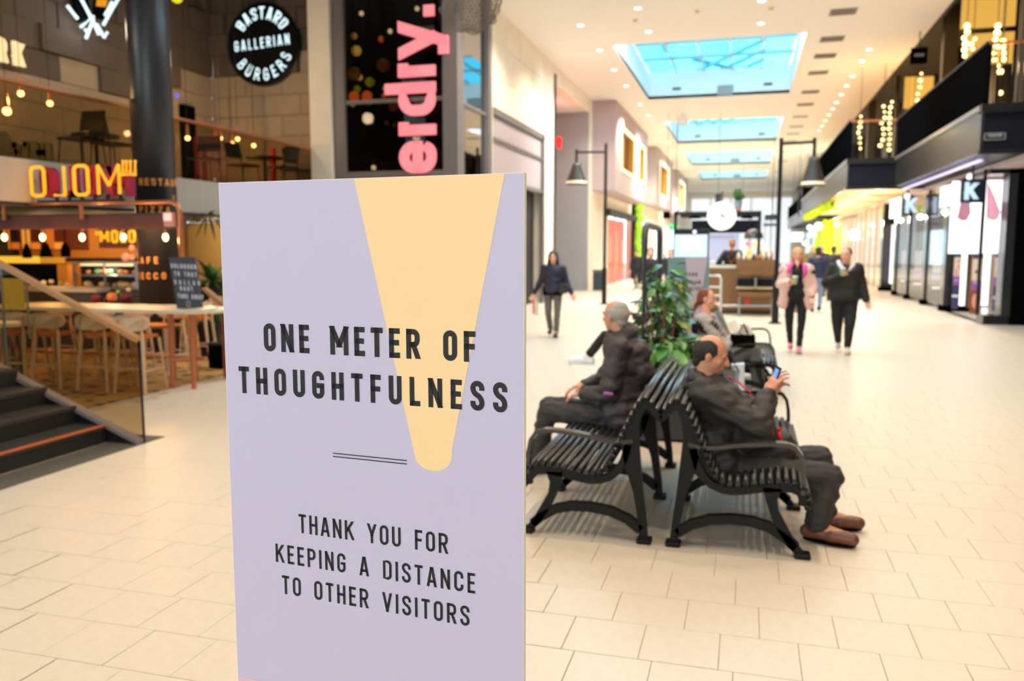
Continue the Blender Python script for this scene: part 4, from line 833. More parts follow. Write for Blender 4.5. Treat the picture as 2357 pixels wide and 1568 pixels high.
for n_, pts in enumerate((((2212, 466), (2234, 466), (2236, 490), (2226, 508), (2214, 508), (2204, 502)), ((2274, 416), (2292, 455), (2304, 488), (2298, 504), (2286, 508), (2271, 502)))):
    MB().prism([Q(u, v)+V((0, .04, 0)) for u, v in pts], (0, .004, 0)).build('printed_shape', mat('mauve_print', (150, 96, 106), .7, var=.3, scale=4), lb)
def poster(u0, u1, v0, v1, kind, lab):
    t = thing('window_poster', lab, 'poster', Q(u0, v1), 'posters in the near right shop window'); a, b = Q(u0, v1), Q(u1, v0); y = YB2-.1; h = b.z-a.z
    def band(f0, f1, m_): box('printed_band', m_, (a.x, b.x, y, y+.015, a.z+h*f0, a.z+h*f1), t)
    nv = mat('poster_navy', (60, 54, 96), .6); pu = glow('poster_purple', (150, 84, 156), .75); cr_ = glow('poster_cream', (220, 194, 164), .75)  # purple, cream, rust and face prints glow to brighten the posters
    if kind == 0: band(0, .22, nv); band(.22, .26, M['well']); band(.26, .44, nv); band(.44, .60, pu); band(.60, .94, cr_); band(.94, 1, nv)
    elif kind == 1:
        band(0, .40, glow('poster_rust', (150, 74, 44), .7)); band(.40, .56, pu); band(.56, .92, cr_); band(.92, 1, nv)
        w_ = b.x-a.x; sk = glow('poster_face', (226, 150, 110), .8)
        MB().sph((a.x+w_*.5, y, a.z+h*.22), (w_*.34, .012, h*.13), 16, 8).build('printed_face', sk, t); MB().sph((a.x+w_*.62, y+.004, a.z+h*.25), (w_*.42, .012, h*.15), 16, 8).build('printed_hair', mat('poster_hair', (120, 60, 30), .6), t)
    w_ = b.x-a.x; mb = MB(); random.seed(n_ := kind*3+int(u0))
    for k in range(4): mb.sph((a.x+w_*random.uniform(.2, .8), y, a.z+h*random.uniform(.64, .88)), (w_*.14, .01, h*.03), 10, 6)
    mb.build('printed_motif', [mat('poster_red', (200, 60, 60), .6), mat('poster_grey', (70, 70, 70), .6)][kind], t)
    mb = MB(); text_mesh(mb, 'SERUM', (a.x+w_*.18, y-.003, a.z+h*.51), (1, 0, 0), (0, 0, 1), h*.035, total=w_*.62, t=.2); mb.build('lettering', M['well'], t)
poster(2188, 2210, 585, 711, 0, 'left tall poster under the white lightbox')
poster(2229, 2261, 585, 722, 1, 'middle tall poster with a face under the white lightbox')
poster(2280, 2318, 585, 716, 0, 'right tall poster under the white lightbox')
for n_, (u0, u1, v0, v1) in enumerate(((2208, 2228, 585, 704), (2259, 2282, 585, 704), (2312, 2319, 650, 705), (2260, 2274, 710, 728), (2306, 2318, 712, 730))):
    a, b = Q(u0, v1), Q(u1, v0); own(box('light_strip', M['white'], (a.x, b.x, YB2+.02, YB2+.06, max(a.z, .02), b.z)), ['bright white vertical strip between left and middle posters', 'bright white vertical strip between middle and right posters', 'thin white strip right of the right poster', 'small white glowing block under the middle strip', 'small warm white block at the window corner'][n_], 'lightbox')
# K signs
kb = glow('k_white', (205, 228, 250), 1.0)
def ksign(u0, u1, v0, v1, us, y, lab):
    t = thing('projecting_sign', lab, 'sign', at_y(u0, v1, y)); a, b = at_y(u0, v1, y), at_y(u1, v0, y)
    box('panel', mat('sign_teal_black', (16, 34, 44), .3), (a.x, b.x, y, y+.12, a.z, b.z), t); h = (b.z-a.z)
    mb = MB(); text_mesh(mb, 'K', (a.x+.12*h, y-.01, a.z+.12*h), (1, 0, 0), (0, 0, 1), h*.76, t=.24, wid=1.25, depth=.01); mb.build('lettering', kb, t)
    box('lit_side', glow('sign_side', (250, 252, 255), 1.4), (a.x-.06, a.x-.02, y+.1, y+us, a.z-.02, b.z-.05), t)
    MB().cyl(((a.x+b.x)/2, y+.06, b.z), ((a.x+b.x)/2, y+.06, 3.38), .02).build('bracket', M['dark'], t)
ksign(2211, 2267, 412, 467, 1.7, 19.5, 'near projecting black sign with a pale letter K')
ksign(2076, 2103, 448, 497, 1.9, 27.5, 'far projecting dark sign with a white letter K')
# recessed entrance and second window group
s2 = thing('storefront', 'second right shop front with dark glass bays and black plinths', 'shop front', (SX, 24, 0))
for y0, y1, w_ in ((23.7, 24.1, .55), (26.2, 26.6, .5), (28.9, 29.2, .4), (31.2, 31.6, .6), (34.2, 34.6, .6)):
    box('pier', mat('glossy_pier', (44, 42, 42), .12), (SX, SX+w_, y0, y1, 0, 3.3), s2); box('plinth', M['black'], (SX-.03, SX+w_+.1, y0-.02, y1+.02, 0, .15), s2)
    box('edge_post', mat('brass_post', (150, 120, 84), .35, metal=.5), (SX+w_, SX+w_+.08, y0-.03, y0+.05, .1, 3.2), s2)
for i, (y0, y1) in enumerate(((24.1, 26.2), (26.6, 28.9), (29.2, 31.2))):
    box('pane', M['glass'], (SX+.04, SX+.05, y0, y1, .1, 3.3), s2)
    yq = y1-.2; box('display_wall', mat('grey_display', (96, 96, 106), .5), (SX+.1, 6.6, yq, yq+.05, 1.6, 3.1), s2)
    for k in range(3):
        x = SX+.15+k*.45; t = thing('window_poster', 'small window poster in dark bay %s, %s across' % (['one', 'two', 'three'][i], ['left', 'middle', 'right'][k]), 'poster', (x, yq-.08, .2), 'posters in the dark shop bays')
        box('printed_band', glow('poster_lit', (236, 214, 210), .9), (x, x+.3, yq-.08, yq-.06, .95, 1.55), t); box('printed_band', glow('poster_violet', (160, 120, 200), .8), (x, x+.3, yq-.08, yq-.06, .72, .95), t); box('printed_band', mat('poster_navy', (60, 54, 96), .6), (x, x+.3, yq-.08, yq-.06, .2, .72), t); box('printed_stripe', M['white'], (x, x+.3, yq-.085, yq-.08, .48, .54), t)
    own(box('light_tube', M['white'], (SX+.2, SX+.25, y0+.3, y0+.36, 1.2, 2.9)), 'upright white tube light in dark window bay %s' % ['one', 'two', 'three'][i], 'lamp')
# warm cream shop front
s3 = thing('storefront', 'brightly lit cream coloured shop front behind the dark coated woman', 'shop front', (SX, 34.6, 0))
cw = glow('cream_light', (255, 228, 190), 1.5)
box('lit_backdrop', cw, (SX+.4, SX+.45, 34.6, 53, .1, 3.25), s3)
for k in range(10): box('shelf_panel', glow('cream_panel%d' % (k % 3), [(255, 240, 214), (250, 214, 160), (255, 248, 235)][k % 3], 1.5), (SX+.3, SX+.35, 34.8+k*1.75, 36.1+k*1.75, .3, 2.9), s3)
for k in range(12): box('mullion', mat('pale_wood', (214, 178, 132), .5), (SX+.0, SX+.05, 34.6+k*1.6, 34.7+k*1.6, 0, 3.3), s3)
box('pane', M['glass'], (SX+.04, SX+.05, 34.6, 53, .1, 3.3), s3)
a = at_x(2000, 500, SX+.5); box('poster', glow('yellow_poster', (250, 240, 160), 1), (SX+.24, SX+.28, a.y-1.2, a.y+1.2, a.z-.2, a.z+.35), s3)
for k in range(3): box('lightbox', M['white'], (SX+.3, SX+.36, 32+.9*k, 32.4+.9*k, .3, 2.5), s2)
for k, (y0, y1) in enumerate(((54, 56.5), (58.5, 61.5))):
    t = thing('green_pillar', ['right lime green planted pillar down the mall', 'left lime green planted pillar down the mall'][k], 'living wall', (SX-.4, y0, 0)); box('core', gcm, (SX-.45, SX+.6, y0, y1, 0, 3.3), t)
    mb = MB()
    for q in range(110): mb.sph((SX-.45+random.uniform(0, 1.0), y0-.02, random.uniform(.1, 3.3)), random.uniform(.06, .12), 6, 4)
    own(mb.build('moss', gcm, t, True), kind='stuff')
lamp('POINT', (3.9, 52.5, 2.4), 500, (.95, 1, .6), .3)
for y in (29, 33, 37, 41, 45): lamp('POINT', (4.0, y, 2.75), 55, (1, .84, .6), .08)  # warm points added under the middle balcony to brighten its soffit
lamp('POINT', (5.7, 20.5, 2.6), 110, (.92, .94, 1), .1); lamp('POINT', (5.4, 25.2, 2.9), 40, (.9, .92, 1), .1); lamp('POINT', (5.6, 28, 2.9), 40, (.9, .9, 1), .1)  # first point added inside the near shop to brighten its posters
for k in range(2):
    t = thing('light_strip', ['long white violet light strip under the near balcony, outer one', 'long white light strip inside the near right shop ceiling'][k], 'ceiling lamp', (4.6, 18, 3.34)); box('diffuser', glow('strip_violet', (214, 206, 255), 1.5) if k == 0 else M['white'], (4.28+k*1.0, 4.36+k*1.5, 18.2+k*2.5, 26.5, 3.32, 3.35), t)

for y in (62, 68, 76):
    o = box('shop_glow', glow('far_shop', (214, 236, 246), 1.0), (SX+.2, SX+.3, y, y+4.5, .2, 3)); own(o, 'pale lit shop window far down the right side, %s' % {62: 'nearer', 68: 'middle', 76: 'farthest'}[y], 'shop window')
def rod(o, x, y, z):
    top = 3.4 if (x > 2.85 and z < 3.4 and 17.4 < y < 48) else 3.3 if x > 4.9 else ZC
    if top > z+.01: MB().cyl((x, y, z), (x, y, top), .008, n=4).build('rod', M['dark'], o)
# round lit signs hanging under the canopy
for n_, (u, v, y, r) in enumerate(((2233, 407, 21, 7), (2215, 412, 23, 5), (1884, 521, 50, 9), (1864, 524, 52, 6), (1868, 540, 50, 6), (1926, 517, 40, 6), (2088, 452, 27, 6), (1852, 560, 50, 5))):
    a = at_y(u, v, y); o = MB().sph(a, r*y/FPX, 12, 8).build('glow_globe', M['white'], None, True); rod(o, a.x, y, a.z+r*y/FPX*.9); own(o, ['round white lamp on top of the near letter sign', 'second white lamp beside the near letter sign', 'large white glow lamp above the blonde woman', 'small lamp left of the large glow', 'low lamp under the large glow', 'white round lamp before the lime pillar', 'lamp over the far letter sign', 'tiny lamp above the walking crowd'][n_], 'lamp')
for n_, (u0, u1, v0, v1, y) in enumerate(((1822, 1850, 535, 550, 48), (1866, 1880, 530, 546, 48), (1800, 1846, 548, 556, 60), (1706, 1712, 453, 482, 60), (1549, 1558, 455, 484, 36.5))):
    a, b = at_y(u0, v1, y), at_y(u1, v0, y); q = box('lit_sign', M['white'], (a.x, b.x, y, y+.1, a.z, b.z)); rod(q, (a.x+b.x)/2, y+.05, b.z); own(q, ['wide white lit sign above the blonde woman', 'small white lit sign with rounded mark', 'long low white lit sign far away', 'thin upright white light right of the round sign', 'thin upright white light left of the round sign'][n_], 'sign')
for n_, (u0, u1, v0, v1, y, cl) in enumerate(((1760, 1795, 493, 507, 45, (20, 20, 26)), (1757, 1795, 514, 521, 45, (60, 66, 80)), (1646, 1660, 446, 468, 36.5, (24, 30, 40)), (1836, 1842, 440, 497, 48, (20, 20, 24)), (1758, 1775, 463, 494, 70, (170, 214, 230)))):
    a, b = at_y(u0, v1, y), at_y(u1, v0, y); q = box('hanging_board', mat('hb%d' % n_, cl, .5), (a.x, b.x, y, y+.15, a.z, b.z)); rod(q, (a.x+b.x)/2, y+.07, b.z); own(q, ['upper black hanging board right of the kiosk', 'lower grey hanging board right of the kiosk', 'small dark speaker box above the round sign', 'dark upright banner under the balcony end', 'pale blue hanging banner far away'][n_], 'board')
for n_, (u, v) in enumerate(((1545, 524), (1555, 521))): a = at_y(u, v, 38); q = MB().sph(a, .12, 10, 7).build('exit_lamp', glow('exit_green', (40, 230, 120), 1.3), None, True); rod(q, a.x, 38, a.z+.1); own(q, ['bright green emergency lamp left of the screen', 'second green emergency lamp left of the screen'][n_], 'lamp')
# ================================================================ street lamps and globe pendant
def street_lamp(px, py, zt, hx, zh, r, label, foot):
    t = thing('street_lamp', label, 'lamp post', (px, py, 0), 'tall dark street lamps with cone shades')
    MB().cyl((px, py, 1.0), (px, py, zt), .05, .042).build('pole', M['dark'], t); MB().cyl((px, py, 0), (px, py, 1.05), .075).build('lower_pole', M['dark'], t); MB().cyl((px, py, 0), (px, py, .03), .14, n=16).build('base', M['dark'], t)
    MB().cyl((px, py, zh+.28), (hx, py, zh+.30), .032).build('arm', M['dark'], t); MB().cyl((hx, py, zh+.38), (hx, py, zh+.0), .035).build('hanger', M['dark'], t)
    MB().lathe((hx, py, zh-.62), [(r, 0), (r*.42, .5), (r*.38, .6), (.03, .62)], 28).build('shade', mat('lamp_shade_bronze', (54, 47, 42), .45, metal=.2), t, True)
    MB().lathe((hx, py, zh-.6), [(r*.98, 0), (r*.4, .48)], 28).build('shade_lining', mat('lamp_inner', (240, 226, 190), .6), t, True)
    MB().sph((hx, py, zh-.42), .07, 12, 8).build('bulb', glow('street_bulb', (255, 236, 190), 2), t, True); lamp('POINT', (hx, py, zh-.5), 20, (1, .85, .6), .06)
street_lamp(-3.98, 24.0, 4.62, -4.84, 4.1, .33, 'dark street lamp with a hanging cone shade left of centre', 0)
street_lamp(.64, 18.85, 3.97, 1.31, 3.57, .26, 'dark street lamp with cone shade beside the pink coated woman', 0)
a = at_y(1572, 275, 35.5); t = thing('globe_pendant', 'white bell shaped pendant hanging under the ceiling beam', 'pendant lamp', a); MB().lathe(a, [(.22, -.2), (.235, -.1), (.19, .1), (.09, .21), (.01, .23)], 20).build('shade', mat('milk_glass', (236, 238, 240), .4), t, True); MB().cyl(a+V((0, 0, .17)), (a.x, a.y, ZC), .008, n=5).build('cord', M['well'], t)
# crumpled wire cloud pendant top centre
a = at_y(1082, 12, 8.5); t = thing('wire_cloud_pendant', 'grey crumpled wire mesh cloud lamp at the top centre', 'pendant lamp', a)
bm = bmesh.new(); bmesh.ops.create_icosphere(bm, subdivisions=4, radius=.27)
for q in bm.verts:
    q.co *= 1+.28*noise.noise(q.co*9)+.12*noise.noise(q.co*25); q.co.x *= 1.08
me = bpy.data.meshes.new('mesh_cloud'); bm.to_mesh(me); bm.free(); o = link('wire_mesh', me, t, mat('wire_grey', (120, 108, 98), .7)); md = o.modifiers.new('w', 'WIREFRAME'); md.thickness = .006
o['kind'] = 'stuff'
MB().cyl((a.x, a.y, a.z+.2), (a.x, a.y, ZC), .006, n=5).build('cord', M['dark'], t)
# ================================================================ coffee kiosk in the distance
YQ = 21.3; K_ = lambda u, v, y=YQ: at_y(u, v, y)
k = thing('coffee_kiosk', 'wooden coffee kiosk counter in the middle of the mall', 'kiosk', (-.1, YQ, 0))
wb = M['walnut']
box('counter', wb, (K_(1628, 620).x, K_(1695, 620).x, YQ, YQ+.7, .12, K_(1700, 618).z), k); box('counter_top', mat('kiosk_top', (200, 188, 170), .4), (K_(1600, 620).x, K_(1697, 620).x, YQ-.03, YQ+.75, K_(1700, 618).z, K_(1700, 612).z), k)
box('tall_counter', wb, (K_(1694, 620).x, K_(1784, 620).x, YQ-.1, YQ+.7, .12, K_(1700, 598).z), k)
for v0, v1, m_ in ((620, 634, wb), (641, 657, M['navy']), (662, 668, M['navy'])): box('recess_panel', m_, (K_(1698, 620).x, K_(1780, 620).x, YQ-.14, YQ-.1, K_(1700, v1).z, K_(1700, v0).z), k)
box('shelf', mat('shelf_pale', (206, 178, 140), .5), (K_(1696, 620).x, K_(1783, 620).x, YQ-.3, YQ-.1, K_(1700, 664).z, K_(1700, 660).z), k)
box('kick_board', M['bronze'], (K_(1632, 620).x, K_(1784, 620).x, YQ+.02, YQ+.7, 0, .12), k)
fx0, fx1 = K_(1550, 620).x, K_(1745, 620).x; zt = K_(1700, 485).z
for x in (fx0, fx1): box('frame_post', M['dark'], (x-.04, x+.04, YQ+.3, YQ+.38, 0, zt), k)
for y in (YQ+.3, YQ+2.4): box('frame_beam', M['dark'], (fx0-.04, fx1+.04, y, y+.08, zt-.08, zt), k)
for u in (1600, 1720): a = K_(u, 497, YQ+1.2); MB().lathe(a, [(.16, -.07), (.1, .02), (.03, .08)], 16).build('shade', M['black'], k, True)
box('upper_cabinet', M['navy'], (K_(1592, 520, YQ+2.3).x, K_(1748, 520, YQ+2.3).x, YQ+2.3, YQ+2.6, K_(1700, 536, YQ+2.3).z, K_(1700, 507, YQ+2.3).z), k)
a = K_(1735, 540, YQ+.6); MB().lathe(a, [(.24, -.1), (.22, .02), (.12, .12), (.02, .15)], 20).build('shade', mat('dome_bronze', (80, 66, 56), .3, metal=.4), k, True)
for u, v in ((1700, 545), (1740, 565)): pass
s = thing('round_lit_sign', 'round glowing white disc sign with a small green coffee mark above the kiosk', 'sign', K_(1661, 497)); a = K_(1661, 497, YQ-.2); MB().cyl(a, a+V((0, .12, 0)), .35, n=36).build('disc', glow('disc_white', (245, 255, 250), 1.15), s); MB().tube([a+V((-.06, -.01, .06)), a+V((.0, -.012, .02)), a+V((.09, -.01, -.05))], [.02, .045, .015], 8).build('mark', mat('pale_green', (150, 180, 130), .6), s, True); MB().cyl(a+V((0, .06, .34)), a+V((0, .06, .6)), .015).build('hanger', M['dark'], s)
s = thing('hanging_plant_pot', 'small potted plant on the kiosk frame beside the round sign', 'plant', K_(1700, 480)); a = K_(1700, 472); MB().lathe(a, [(.0, -.1), (.08, -.1), (.11, .1)], 14).build('pot', mat('grey_pot', (130, 140, 150), .5), s)
for q in range(14): g_ = a+V((random.uniform(-.1, .1), random.uniform(-.08, .08), random.uniform(.15, .35))); MB().sph(g_, (.05, .02, .07), 6, 4).build('leaf', gl, s)
own(MB().cyl(K_(1697, 483, YQ+.5), K_(1697, 483, YQ+.56), .1, n=20).build('round_badge', mat('coral', (226, 110, 84), .6)), 'round coral badge beside the round white sign', 'sign')
a, b = K_(1630, 600, YQ+2.5), K_(1702, 538, YQ+2.5); t = thing('menu_board', 'pale lilac menu board behind the barista', 'menu board', a); box('board', glow('menu', (196, 200, 226), .85), (a.x, b.x, YQ+2.5, YQ+2.55, a.z, b.z), t); mb = MB(); text_mesh(mb, 'ESPRESSO', (a.x+.05, YQ+2.49, b.z-.12), (1, 0, 0), (0, 0, 1), .05, total=.6, t=.2); mb.build('lettering', M['dark'], t)
random.seed(13)
for i in range(14):
    u = 1700+i*5.8; v = 592-random.uniform(0, 6); a = K_(u, 598, YQ+.2); cl = [(240, 220, 190), (60, 50, 46), (230, 230, 230), (200, 120, 60), (255, 220, 150)][i % 5]; hh = random.uniform(.08, .25)
    own(MB().lathe((a.x, YQ+.2+.2*(i % 2), a.z), [(0, 0), (.04, 0), (.045, hh*.6), (.02, hh*.8), (.018, hh), (0, hh)], 10).build(['cup', 'coffee_jar', 'cup', 'bottle', 'glass_dome'][i % 5], mat('kw%d' % (i % 5), cl, .4), None, True), '%s kiosk counter item, %s from the left' % (['cream', 'black', 'white', 'copper', 'amber'][i % 5], ['first', 'second', 'third', 'fourth', 'fifth', 'sixth', 'seventh', 'eighth', 'ninth', 'tenth', 'eleventh', 'twelfth', 'thirteenth', 'last'][i]), 'kitchenware', 'items on the kiosk counter')
for n_, (u, v, r, cl) in enumerate(((1746, 566, 11, (255, 240, 200)), (1760, 572, 10, (250, 235, 205)), (1738, 562, 7, (255, 210, 140)), (1722, 561, 6, (255, 120, 150)), (1725, 582, 8, (255, 200, 100)))):
    a = K_(u, v, YQ+1.6); q = MB().sph(a, r*YQ/FPX, 12, 8).build('glow_globe', glow('kg%d' % n_, cl, 1.1), None, True); MB().cyl((a.x, a.y, a.z), (a.x, a.y, zt-.04), .006, n=4).build('cord', M['dark'], q); own(q, ['biggest warm glowing lamp behind the kiosk post', 'right warm glowing lamp behind the kiosk', 'small amber lamp behind the kiosk', 'pink glowing lamp behind the kiosk', 'low yellow lamp behind the kiosk'][n_], 'lamp')
t = thing('tray_trolley', 'white metal tray trolley beside the kiosk', 'trolley', K_(1645, 720, 17)); g = lambda u, v: at_y(u, v, 16.5)
MB().tube([g(1632, 634), g(1652, 634), g(1659, 640), V((g(1660, 700).x, 16.5, 0))], .022, 8).build('frame', mat('white_tube', (226, 222, 216), .4), t, True)
for v in (634, 660, 680, 698): a = g(1625, v); b = g(1658, v); box('tray', mat('white_tube', (226, 222, 216), .4), (a.x-.1, b.x, 16.4, 16.9, a.z-.02, a.z), t)
t = thing('barrier_bench', 'low grey metal rail bench in front of the kiosk', 'bench', K_(1740, 720, 20.6)); y = 20.7; g = lambda u, v: at_y(u, v, y)
for u in (1702, 1778): MB().cyl(g(u, 676), V((g(u, 676).x, y, 0)), .025).build('leg', M['steel'], t)
MB().cyl(g(1652, 704), g(1782, 704), .03).build('rail', M['steel'], t); box('seat', wb, (g(1698, 680).x, g(1782, 680).x, y-.1, y+.15, g(1740, 684).z, g(1740, 674).z), t)
a = g(1740, 640); MB().cyl((a.x, y+.3, g(1740, 665).z), (a.x, y+.3, g(1740, 640).z), .03).build('cup_stem', M['steel'], t); MB().lathe((a.x, y+.3, g(1740, 640).z), [(0, 0), (.12, .0), (.12, .05), (0, .06)], 14).build('cup_tray', M['bronze'], t)
own(MB().sph(g(1720, 690)+V((0, -.02, 0)), (.05, .03, .14), 10, 7).build('extinguisher', mat('red_ext', (200, 40, 30), .4), None, True), 'small red canister under the kiosk bench', 'extinguisher')
# digital pillar and welcome board
YD = 14.2; D_ = lambda u, v: at_y(u, v, YD)
t = thing('digital_pillar', 'dark digital pillar with a bright blank screen in mid mall', 'screen', D_(1590, 700)); box('housing', M['dark'], (D_(1549, 570).x, D_(1631, 570).x, YD, YD+.15, 0, D_(1590, 527).z), t, b=.01); box('screen', glow('screen_blue', (214, 236, 255), 1.0), (D_(1552, 570).x, D_(1628, 570).x, YD-.012, YD, D_(1590, 592).z, D_(1590, 540).z), t); MB().sph(D_(1599, 534)+V((0, -.01, 0)), .03, 10, 6).build('lamp', M['white'], t); box('screen_text', glow('screen_white', (255, 255, 255), 1.15), (D_(1568, 570).x, D_(1612, 570).x, YD-.016, YD-.012, D_(1590, 573).z, D_(1590, 548).z), t)
YT = 12.2; T_ = lambda u, v: at_y(u, v, YT)
t = thing('welcome_board', 'tall teal and mauve welcome board behind the seated woman', 'sign', T_(1583, 700)); x0, x1 = T_(1537, 640).x, T_(1632, 640).x; z1 = T_(1583, 593).z; box('board', mat('teal_board', (112, 142, 146), .5, var=.02), (x0, x1, YT, YT+.02, 0, z1), t); w_ = x1-x0
MB().prism([(x0+w_*.42, YT-.002, z1), (x0+w_*.95, YT-.002, z1), (x0+w_*.74, YT-.002, .55), (x0+w_*.62, YT-.002, .45)], (0, .002, 0)).build('wedge_print', mat('mauve_board', (190, 174, 186), .5, var=.02), t)
for txt, v, xa, xb in (('BES\u00d6K', 636, .35, .72), ('GALLERIAN', 654, .2, .8), ('UPPLEVELSER', 669, .12, .88)): mb = MB(); text_mesh(mb, txt.replace('\u00d6', 'O'), (x0+w_*xa, YT-.004, T_(1583, v).z), (1, 0, 0), (0, 0, 1), .055, total=w_*(xb-xa), t=.22); mb.build('lettering', M['dark'], t)
t = thing('litter_bin', 'dark square litter bin against the grey wall', 'bin', (-5.55, 31, 0)); a = at_y(1364, 645, 31.2); b = at_y(1386, 645, 31.2); box('body', mat('bin_slate', (48, 58, 64), .5), (a.x, b.x, 31.2, 31.6, .03, .72), t, b=.02); box('lid', M['dark'], (a.x-.02, b.x+.02, 31.18, 31.62, .74, .8), t)
t = thing('speaker', 'small black speaker on the left bay near the kiosk', 'speaker', at_y(1534, 495, 36)); a = at_y(1534, 495, 36); box('body', M['black'], (a.x-.15, a.x+.15, 36, 36.2, a.z-.15, a.z+.15), t); rod(t, a.x, 36.1, a.z+.15)
# ================================================================ benches
SL = [(-.405, .772), (-.375, .805), (-.34, .828), (-.305, .805), (-.283, .768), (-.264, .728), (-.245, .688), (-.228, .648), (-.212, .608), (-.195, .568), (-.18, .53), (-.165, .492), (-.147, .452), (-.125, .415), (-.09, .388), (-.05, .375), (-.008, .374), (.034, .382), (.076, .39), (.118, .397), (.16, .404), (.202, .409), (.244, .41), (.284, .407), (.322, .39), (.35, .36), (.358, .322), (.35, .285)]
bmm = mat('bench_black', (17, 15, 14), .45, var=.08, spec=.2); bsl = mat('bench_slat', (24, 25, 27), .30, var=.08, spec=.5); barm = mat('bench_arm', (44, 38, 32), .16, metal=.3, var=.1, spec=.8)
BC = -.425
def bench(label, y0, y1, flip, group):
    o = thing('bench', label, 'bench', (BC, y0, 0), group); f = -1 if flip else 1
    X_ = lambda x: BC+f*(x-BC)
    pth = lambda pts: [(X_(a), b) for a, b in pts]
    for n_, y in enumerate((y0, (y0+y1)/2, y1-.045)):
        mb = MB(); a, b = y, y+.045
        mb.ribbon(pth([(-.342, .02), (-.335, .11), (-.308, .29), (-.272, .46), (-.258, .56), (-.268, .65), (-.288, .72), (-.318, .775), (-.345, .79), (-.375, .77), (-.40, .735), (-.425, .715)]), [.022, .022, .026, .045, .05, .036, .027, .022, .02, .018, .016, .02], a, b)
        mb.ribbon(pth([(-.25, .56), (-.225, .47), (-.19, .405), (-.145, .365), (-.09, .345), (-.03, .34), (.04, .35), (.12, .368), (.2, .378), (.27, .378), (.31, .36), (.328, .32), (.325, .29)]), .021, a, b)
        mb.ribbon(pth([(.17, .375), (.168, .31), (.185, .24), (.225, .16), (.28, .07), (.325, .02)]), [.05, .03, .023, .026, .022, .02], a, b)
        mb.ribbon(pth([(-.325, .075), (-.25, .13), (-.15, .168), (-.035, .182), (.07, .178), (.16, .155), (.25, .10), (.30, .055)]), .026, a, b)
        mb.build('end_frame', bmm, o)
        for x in (-.345, .335): mb = MB().bbox(X_(x)-.042, X_(x)+.042, y-.02, y+.065, 0, .03, b=.01); mb.build('foot_pad', bmm, o)
        if n_ != 1:
            mb = MB(); mb.ribbon(pth([(-.275, .585), (-.2, .57), (-.12, .575), (-.03, .592), (.07, .605), (.16, .612), (.23, .613), (.28, .597), (.31, .555), (.323, .49), (.327, .42), (.325, .35)]), .011, y-.006, y+.051); mb.build('armrest', barm if n_ == 0 else bmm, o)
    sm_ = MB().tube([(0, -.012, 0), (0, -.005, 0), (0, y1-y0+.005, 0), (0, y1-y0+.012, 0)], [.014, .0178, .0178, .014], 10).mesh('slat', smooth=True); sm_.materials.append(bsl)
    for x, z in SL:
        q = bpy.data.objects.new('slat', sm_); COL.objects.link(q); q.parent = o; q.location = (X_(x)-BC, 0, z)
    return o
bench('black slatted bench with the man holding a phone', 4.5, 6.22, False, 'black slatted double benches')
bench('black slatted bench with the grey haired man', 4.5, 6.22, True, 'black slatted double benches')
bench('black slatted bench with the seated red haired woman', 9.3, 11.05, False, 'black slatted double benches')
bench('far black slatted bench behind the planter, facing left', 9.3, 11.05, True, 'black slatted double benches')
# ================================================================ planter with hoop and large leaved plant
YP = 7.0
o = thing('planter', 'dark metal planter box between the benches with a steel hoop', 'planter', (-.45, YP, 0)); pm = mat('planter_dark', (52, 54, 58), .5)
MB().bbox(-.86, -.04, YP, 8.5, .02, .42, b=.012).build('box', pm, o); box('soil', mat('soil', (52, 38, 26), .9), (-.83, -.07, YP+.03, 8.47, .40, .43), o)
hx = at_y(1482, 600, YP).x; hz = at_y(1482, 517, YP).z; hm = mat('hoop_slate', (62, 64, 74), .4, metal=.3)
hp = [(hx, YP+.03, .3), (hx, YP+.03, hz-.14)]+[(hx, YP+.03+.14-.14*math.cos(a), hz-.14+.14*math.sin(a)) for a in (.5, 1.0, 1.57)]+[(hx, 8.3-.14*math.cos(a) if False else 8.3+.14*math.sin(a)-.14, hz-.14+.14*math.cos(a)) for a in (.3, .8, 1.3)]+[(hx, 8.3, .3)]
MB().tube(hp, .028, 8).build('hoop', hm, o, True)
random.seed(12)
def leafmesh(ln, wd, droop, m_):
    me = MB(); vs = []; fs = []; K = 6
    for i in range(K+1):
        u = i/K; w_ = wd*(math.sin(math.pi*min(1, u*.94+.06))**.8); z = -droop*ln*u*u; x = ln*u
        vs += [(x, -w_, z+.25*w_), (x, 0, z), (x, w_, z+.25*w_)]
    for i in range(K): k = 3*i; fs += [(k, k+3, k+4, k+1), (k+1, k+4, k+5, k+2)]
    me.add(vs, fs); q = me.mesh('leaf', smooth=True); q.materials.append(m_); return q
lg = [mat('leaf_green', (64, 118, 30), .35, var=.25), mat('leaf_dark', (34, 78, 24), .35, var=.25), mat('leaf_yellow', (150, 168, 60), .4, var=.2), mat('leaf_pale', (96, 146, 74), .35, var=.2)]
LM = [leafmesh(.13, .03, .35, m_) for m_ in lg]; LB = [leafmesh(.24, .055, .45, m_) for m_ in lg]
